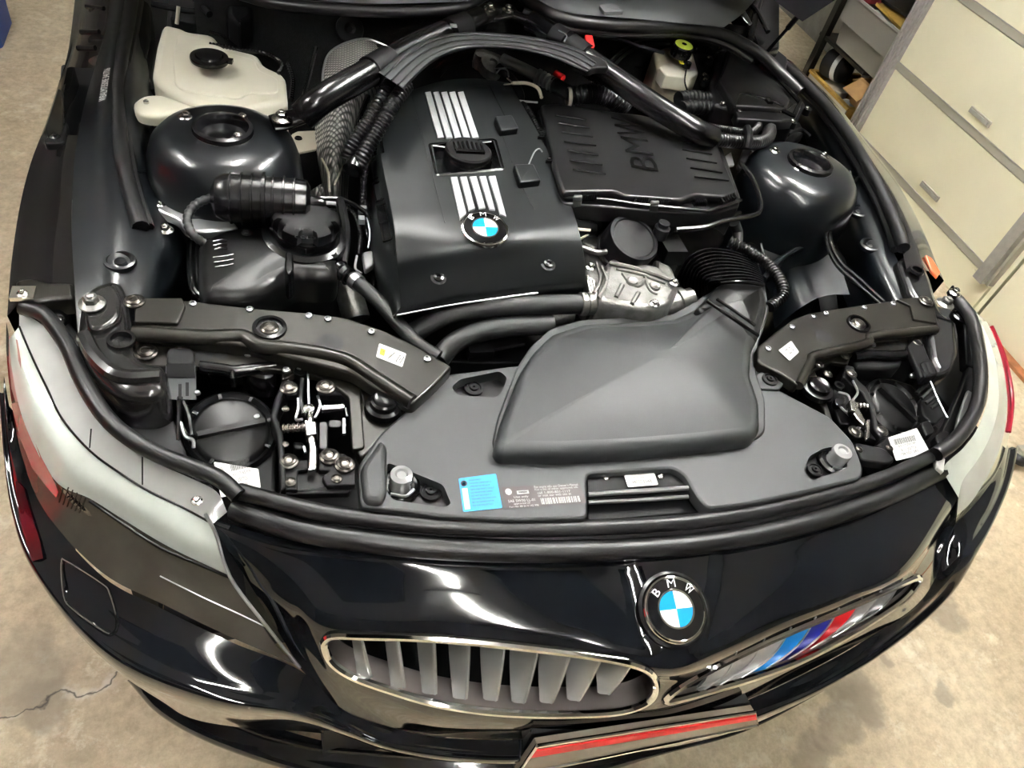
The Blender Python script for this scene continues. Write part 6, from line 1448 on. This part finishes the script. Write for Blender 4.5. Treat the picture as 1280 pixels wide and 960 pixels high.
# ---- left bonnet catch
b = MB('dull')
b.slab([(350, 452), (362, 456), (362, 478), (350, 506), (346, 520), (354, 540), (358, 610), (350, 614), (346, 545), (338, 520), (343, 498), (352, 478)], z=.748, depth=.03, bev=.003, r=.004)
b.slab([(353, 574), (386, 574), (386, 586), (372, 588), (372, 612), (354, 612)], z=.742, depth=.01, bev=.002, r=.002)
b.slab([(398, 566), (430, 566), (444, 580), (445, 606), (408, 607), (402, 596), (412, 588), (398, 588)], z=.744, depth=.01, bev=.002, r=.003)
b.slab([(396, 478), (432, 478), (434, 494), (398, 494)], z=.744, depth=.01, bev=.002, r=.003); b.slab([(351, 478), (370, 478), (372, 494), (356, 494)], z=.746, depth=.01, bev=.002, r=.003)
b.slab([(372, 590), (410, 590), (408, 606), (440, 608), (436, 616), (356, 618), (356, 612)], z=.735, depth=.01, bev=.002, r=.003); ca = b.build('bonnet_catch', car, 'left bonnet catch')
b = MB('silver'); q = [P(356, 614, .738), P(438, 606, .738), P(438, 612, .732), P(356, 620, .732)]; prism(b, q, V(0, .002, -.003)); b.build('bright_edge', ca, smooth=False)
b = MB('zinc'); b.slab([(384, 512), (391, 512), (393, 540), (397, 560), (396, 586), (384, 588), (386, 560), (383, 540)], z=.752, depth=.012, bev=.003, r=.002)
b.slab([(380, 524), (396, 526), (397, 542), (382, 544)], z=.757, depth=.016, bev=.003, r=.002); b.lathe(P(386, 512, .755), (0, 0, 1), [(.007, -.01), (.007, .004), (.001, .006)], 14); b.build('catch_lever', ca, 'bright zinc lever')
b = MB('zinc'); b.tube([P(354, 536, .745), P(384, 534, .75)], .0068, 10, corr=(.006, .2), smooth=1); b.tube([P(402, 511, .745), P(430, 509, .745)], .0062, 10, corr=(.0035, .25), smooth=1); b.build('coil_spring', ca, 'bright coil spring')
b = MB('silver'); b.tube(L3([(385, 468, .755), (386, 508, .755)], 0), .0016, 6, smooth=1); b.tube(L3([(397, 495, .75), (400, 508, .75), (394, 522, .75)], 0), .002, 6); b.tube(L3([(372, 498, .745), (373, 510, .745), (370, 524, .745), (378, 524, .75)], 0), .002, 6); b.tube(L3([(430, 524, .74), (430, 543, .74)], 0), .0028, 6, smooth=1); b.tube(L3([(432, 510, .745), (434, 520, .745)], 0), .0015, 5, smooth=1); b.tube(L3([(380, 558, .75), (382, 566, .75)], 0), .002, 5, smooth=1); b.build('catch_rod', ca)
b = MB('plastic'); b.slab([(398, 526), (410, 526), (410, 562), (398, 562)], z=.742, depth=.02, bev=.002); b.slab([(410, 524), (428, 524), (428, 534), (410, 534)], z=.738, depth=.02, bev=.002); b.slab([(366, 550), (380, 552), (380, 560), (366, 560)], z=.73, depth=.02); b.lathe(P(376, 470, .745), (0, 0, 1), [(.010, 0), (.009, .01), (.001, .01)], 12); b.tube(L3([(378, 474, .75), (376, 500, .74), (380, 518, .74)], 0), .004, 6); b.build('catch_block', ca)
for x, y, r in ((361, 577, .012), (412, 571, .013), (431, 581, .013), (363, 602, .007), (421, 598, .007), (357, 511, .005), (356, 555, .005)):
    b = MB(); b.bolt(P(x, y, .746), r, m='darkbolt', kind='dish'); b.build('bolt', ca)

# ---- right lamp bay and catch
b = MB('dull'); b.slab([(1080, 490), (1110, 470), (1142, 480), (1156, 500), (1160, 520), (1178, 536), (1170, 560), (1150, 576), (1108, 578), (1092, 550), (1084, 520)], z=.69, depth=.05, bev=.008); rh = b.build('lamp_housing', car)
bulb_cap(1113, 511, .70, .056, rh, math.radians(-52))
sticker('part_label', [(1120, 576), (1163, 566), (1146, 535), (1110, 547)], .715, 'sticker', rh, 'white bar-code label', [('|', .12, .62, .6, .25, 'ink'), ('63117203239', .2, .5, .5, .08, 'ink'), ('B 11 250 TOL', .25, .3, .45, .1, 'ink'), ('10R 021 343', .2, .14, .5, .1, 'ink')])
b = MB('dull'); b.slab([(1134, 432), (1140, 424), (1152, 424), (1158, 438), (1170, 468), (1152, 472), (1142, 450)], z=.762, depth=.01, bev=.003, r=.004)
b.slab([(1150, 452), (1164, 448), (1172, 468), (1156, 472)], z=.765, depth=.02, bev=.003); cb2 = b.build('clip_block', car); 
b = MB('void')
for k in range(2): prism(b, [P(1151 + 6 * k, 455 - k, .7663), P(1154 + 6 * k, 454 - k, .7663), P(1160 + 6 * k, 467 - k, .7663), P(1157 + 6 * k, 468 - k, .7663)], V(0, 0, -.001))
b.build('clip_slot', cb2, smooth=False)
b = MB('dull')
for k in range(4): b.tube(L3([(1146 + 6 * k, 492 + 6 * k, .73), (1160 + 5 * k, 478 + 8 * k, .74)], 0), .004, 6, smooth=1)
b.slab([(1150, 500), (1166, 480), (1176, 496), (1182, 520), (1168, 530), (1154, 520)], z=.715, depth=.02, bev=.003)
b.slab([(1168, 545), (1180, 536), (1192, 544), (1190, 556), (1176, 562)], z=.73, depth=.015, bev=.003); b.slab([(1150, 528), (1162, 524), (1170, 540), (1158, 546)], z=.72, depth=.02, bev=.003); b.build('lamp_bracket', car)
b = MB('silver'); b.tube(L3([(1162, 474, .75), (1172, 498, .745), (1184, 522, .74)], 0), .0012, 5); b.lathe(P(1143, 469, .74), (-1, -.2, .1), [(.005, -.01), (.006, .0), (.004, .01), (.001, .012)], 12); b.build('striker_pin', car)
b = MB('gloss'); b.tube(L3([(1066, 446, .75), (1090, 444, .75), (1110, 445, .75), (1130, 444, .75)], 0), .010, 10); b.use('dull').slab([(1064, 444), (1132, 442), (1126, 458), (1100, 462), (1070, 460)], z=.744, depth=.03, bev=.006); b.build('lower_tube', car)
b = MB('dull')
b.slab([(1056, 455), (1068, 458), (1072, 474), (1084, 484), (1094, 508), (1098, 530), (1108, 540), (1102, 548), (1092, 536), (1088, 512), (1078, 490), (1064, 480), (1054, 470)], z=.748, depth=.03, bev=.003, r=.004)
b.slab([(1060, 536), (1086, 534), (1110, 534), (1112, 545), (1100, 552), (1086, 546), (1068, 548)], z=.738, depth=.01, bev=.002, r=.003); b.slab([(1068, 552), (1106, 560), (1120, 575), (1110, 580), (1076, 575)], z=.735, depth=.015, bev=.003)
b.slab([(1038, 488), (1052, 484), (1064, 500), (1064, 530), (1050, 530), (1042, 510)], z=.725, depth=.02, bev=.003); cb3 = b.build('bonnet_catch', car, 'right bonnet catch')
b = MB('zinc'); b.slab([(1062, 500), (1068, 498), (1074, 510), (1082, 525), (1080, 532), (1072, 524), (1064, 512)], z=.75, depth=.012, bev=.002, r=.002); b.slab([(1084, 524), (1088, 524), (1087, 546), (1083, 549)], z=.755, depth=.006, bev=.001, r=.001); b.slab([(1062, 500), (1072, 504), (1070, 514), (1064, 512)], z=.757, depth=.01, bev=.002, r=.001); b.build('catch_lever', cb3, 'bright zinc lever')
b = MB('zinc'); b.tube([P(1070, 507, .75), P(1083, 508, .75)], .006, 10, corr=(.005, .2), smooth=1); b.build('coil_spring', cb3, 'bright coil spring')
b = MB('silver'); b.tube(L3([(1066, 476, .75), (1072, 490, .75), (1066, 500, .75)], 0), .002, 6); b.tube(L3([(1048, 490, .74), (1060, 494, .74), (1064, 506, .74)], 0), .0018, 6); b.tube(L3([(1050, 508, .735), (1066, 524, .735), (1074, 536, .74)], 0), .0018, 6); b.build('catch_rod', cb3)
b = MB('gloss'); b.lathe(P(1047, 484, .74), (0, 0, 1), [(.010, 0), (.009, .006), (.005, .006), (.004, .002), (.001, .002)], 14); b.slab([(1042, 498), (1056, 494), (1058, 504), (1046, 508)], z=.742, depth=.01, bev=.002); b.build('catch_block', cb3)
for x, y, r in ((1069, 540, .012), (1101, 538, .012), (1074, 562, .006), (1112, 560, .006)):
    b = MB(); b.bolt(P(x, y, .744), r, m='darkbolt', kind='dish'); b.build('bolt', cb3)

# ---- cowl, windscreen base and bonnet
b = MB('cowl')
rows = [[(600, -60, 1.02), (700, -70, 1.04), (820, -60, 1.04), (960, -20, 1.00)], [(650, -20, .985), (720, -20, 1.0), (820, -15, 1.0), (930, 15, .98)], [(672, 2, .965), (712, 16, .965), (800, 24, .965), (905, 34, .955)]]
b.grid(loft(rows, 8, 6)); cw = b.build('cowl_panel', car, 'grained pale grey cowl panel')
cz = surf_z(loft(rows, 8, 6))
b = MB('cowl'); q = [cz(x, y, .004) for x, y in ((749, 6), (768, 4), (780, 14), (756, 15))]; b.slab(q, depth=.006, bev=.001, r=.003, world=True); b.build('cowl_tab', cw)
b = MB('rubber'); b.tube(L3([(632, -30, .98), (660, 0, .965), (690, 19, .96), (740, 30, .955), (800, 34, .95), (860, 35, .945), (910, 46, .94), (950, 68, .92), (972, 88, .90), (1000, 115, .88)], 0), .0135, 12); b.tube(L3([(655, 14, .95), (690, 29, .945), (740, 40, .94), (800, 43, .935), (860, 44, .93), (905, 55, .925), (940, 76, .905)], 0), .008, 8); b.build('cowl_seal', car)
b = MB('rubber'); b.tube(L3([(300, -8, .96), (340, 3, .955), (400, 10, .952), (470, 14, .95), (540, 14, .955), (580, 8, .96), (610, -8, .965)], 0), .011, 12); b.build('cowl_seal', car)
b = MB('cowl'); b.grid(loft([[(300, -60, 1.03), (450, -60, 1.04), (600, -60, 1.03)], [(310, -10, .97), (450, 4, .965), (585, 2, .97)]], 6, 4)); b.build('cowl_panel', car)
b = MB('gloss'); b.slab([(930, -30, .95), (975, -20, .95), (975, 60, .92), (952, 66, .92), (935, 30, .93), (918, 10, .95)], depth=.03, bev=.006); b.tube(L3([(952, -10, .97), (944, 20, .95), (938, 50, .93)], 0), .008, 8); b.tube(L3([(928, 0, .97), (945, 12, .96), (960, 40, .94)], 0), .006, 8, smooth=3); b.build('hinge_arm', car)
b = MB('silver'); b.tube(L3([(905, 4, .98), (925, 10, .975), (938, 30, .96)], 0), .004, 6); b.build('hinge_link', car)
b = MB('dull'); b.slab([(948, 62), (965, 56), (985, 72), (984, 86), (968, 86), (952, 76)], z=.90, depth=.03, bev=.005); b.lathe(P(956, 72, .905), (0, 0, 1), [(.012, 0), (.010, .008), (.001, .009)], 14); b.build('strut_mount', car)
b = MB('gloss'); b.tube([P(954, 70, .91), P(985, 35, 1.0), P(1022, -8, 1.10)], .0038, 10, smooth=1); b.tube([P(985, 35, 1.0), P(1022, -8, 1.10), P(1060, -50, 1.22)], .006, 10, smooth=1); b.build('gas_strut', car)
# opened bonnet: its rear right corner dips into the frame
b = MB('liner')
r0 = [P(-60, -130, 1.16), P(300, -110, 1.14), P(640, -90, 1.12), P(900, -50, 1.10), P(1003, 27, 1.06)]
r0b = [P(-60, -150, 1.18), P(300, -140, 1.18), P(640, -130, 1.18), P(920, -90, 1.16), P(1050, -4, 1.10)]
top_ = [V(-.80, 1.05, 2.0), V(-.4, 1.15, 2.1), V(0, 1.18, 2.12), V(.4, 1.15, 2.1), V(.80, 1.02, 1.95)]
b.grid([r0, r0b, top_]); b.use('paint').grid([[p + V(0, .02, .01) for p in r0b], [p + V(0, .03, 0) for p in top_]]); b.build('bonnet', car)
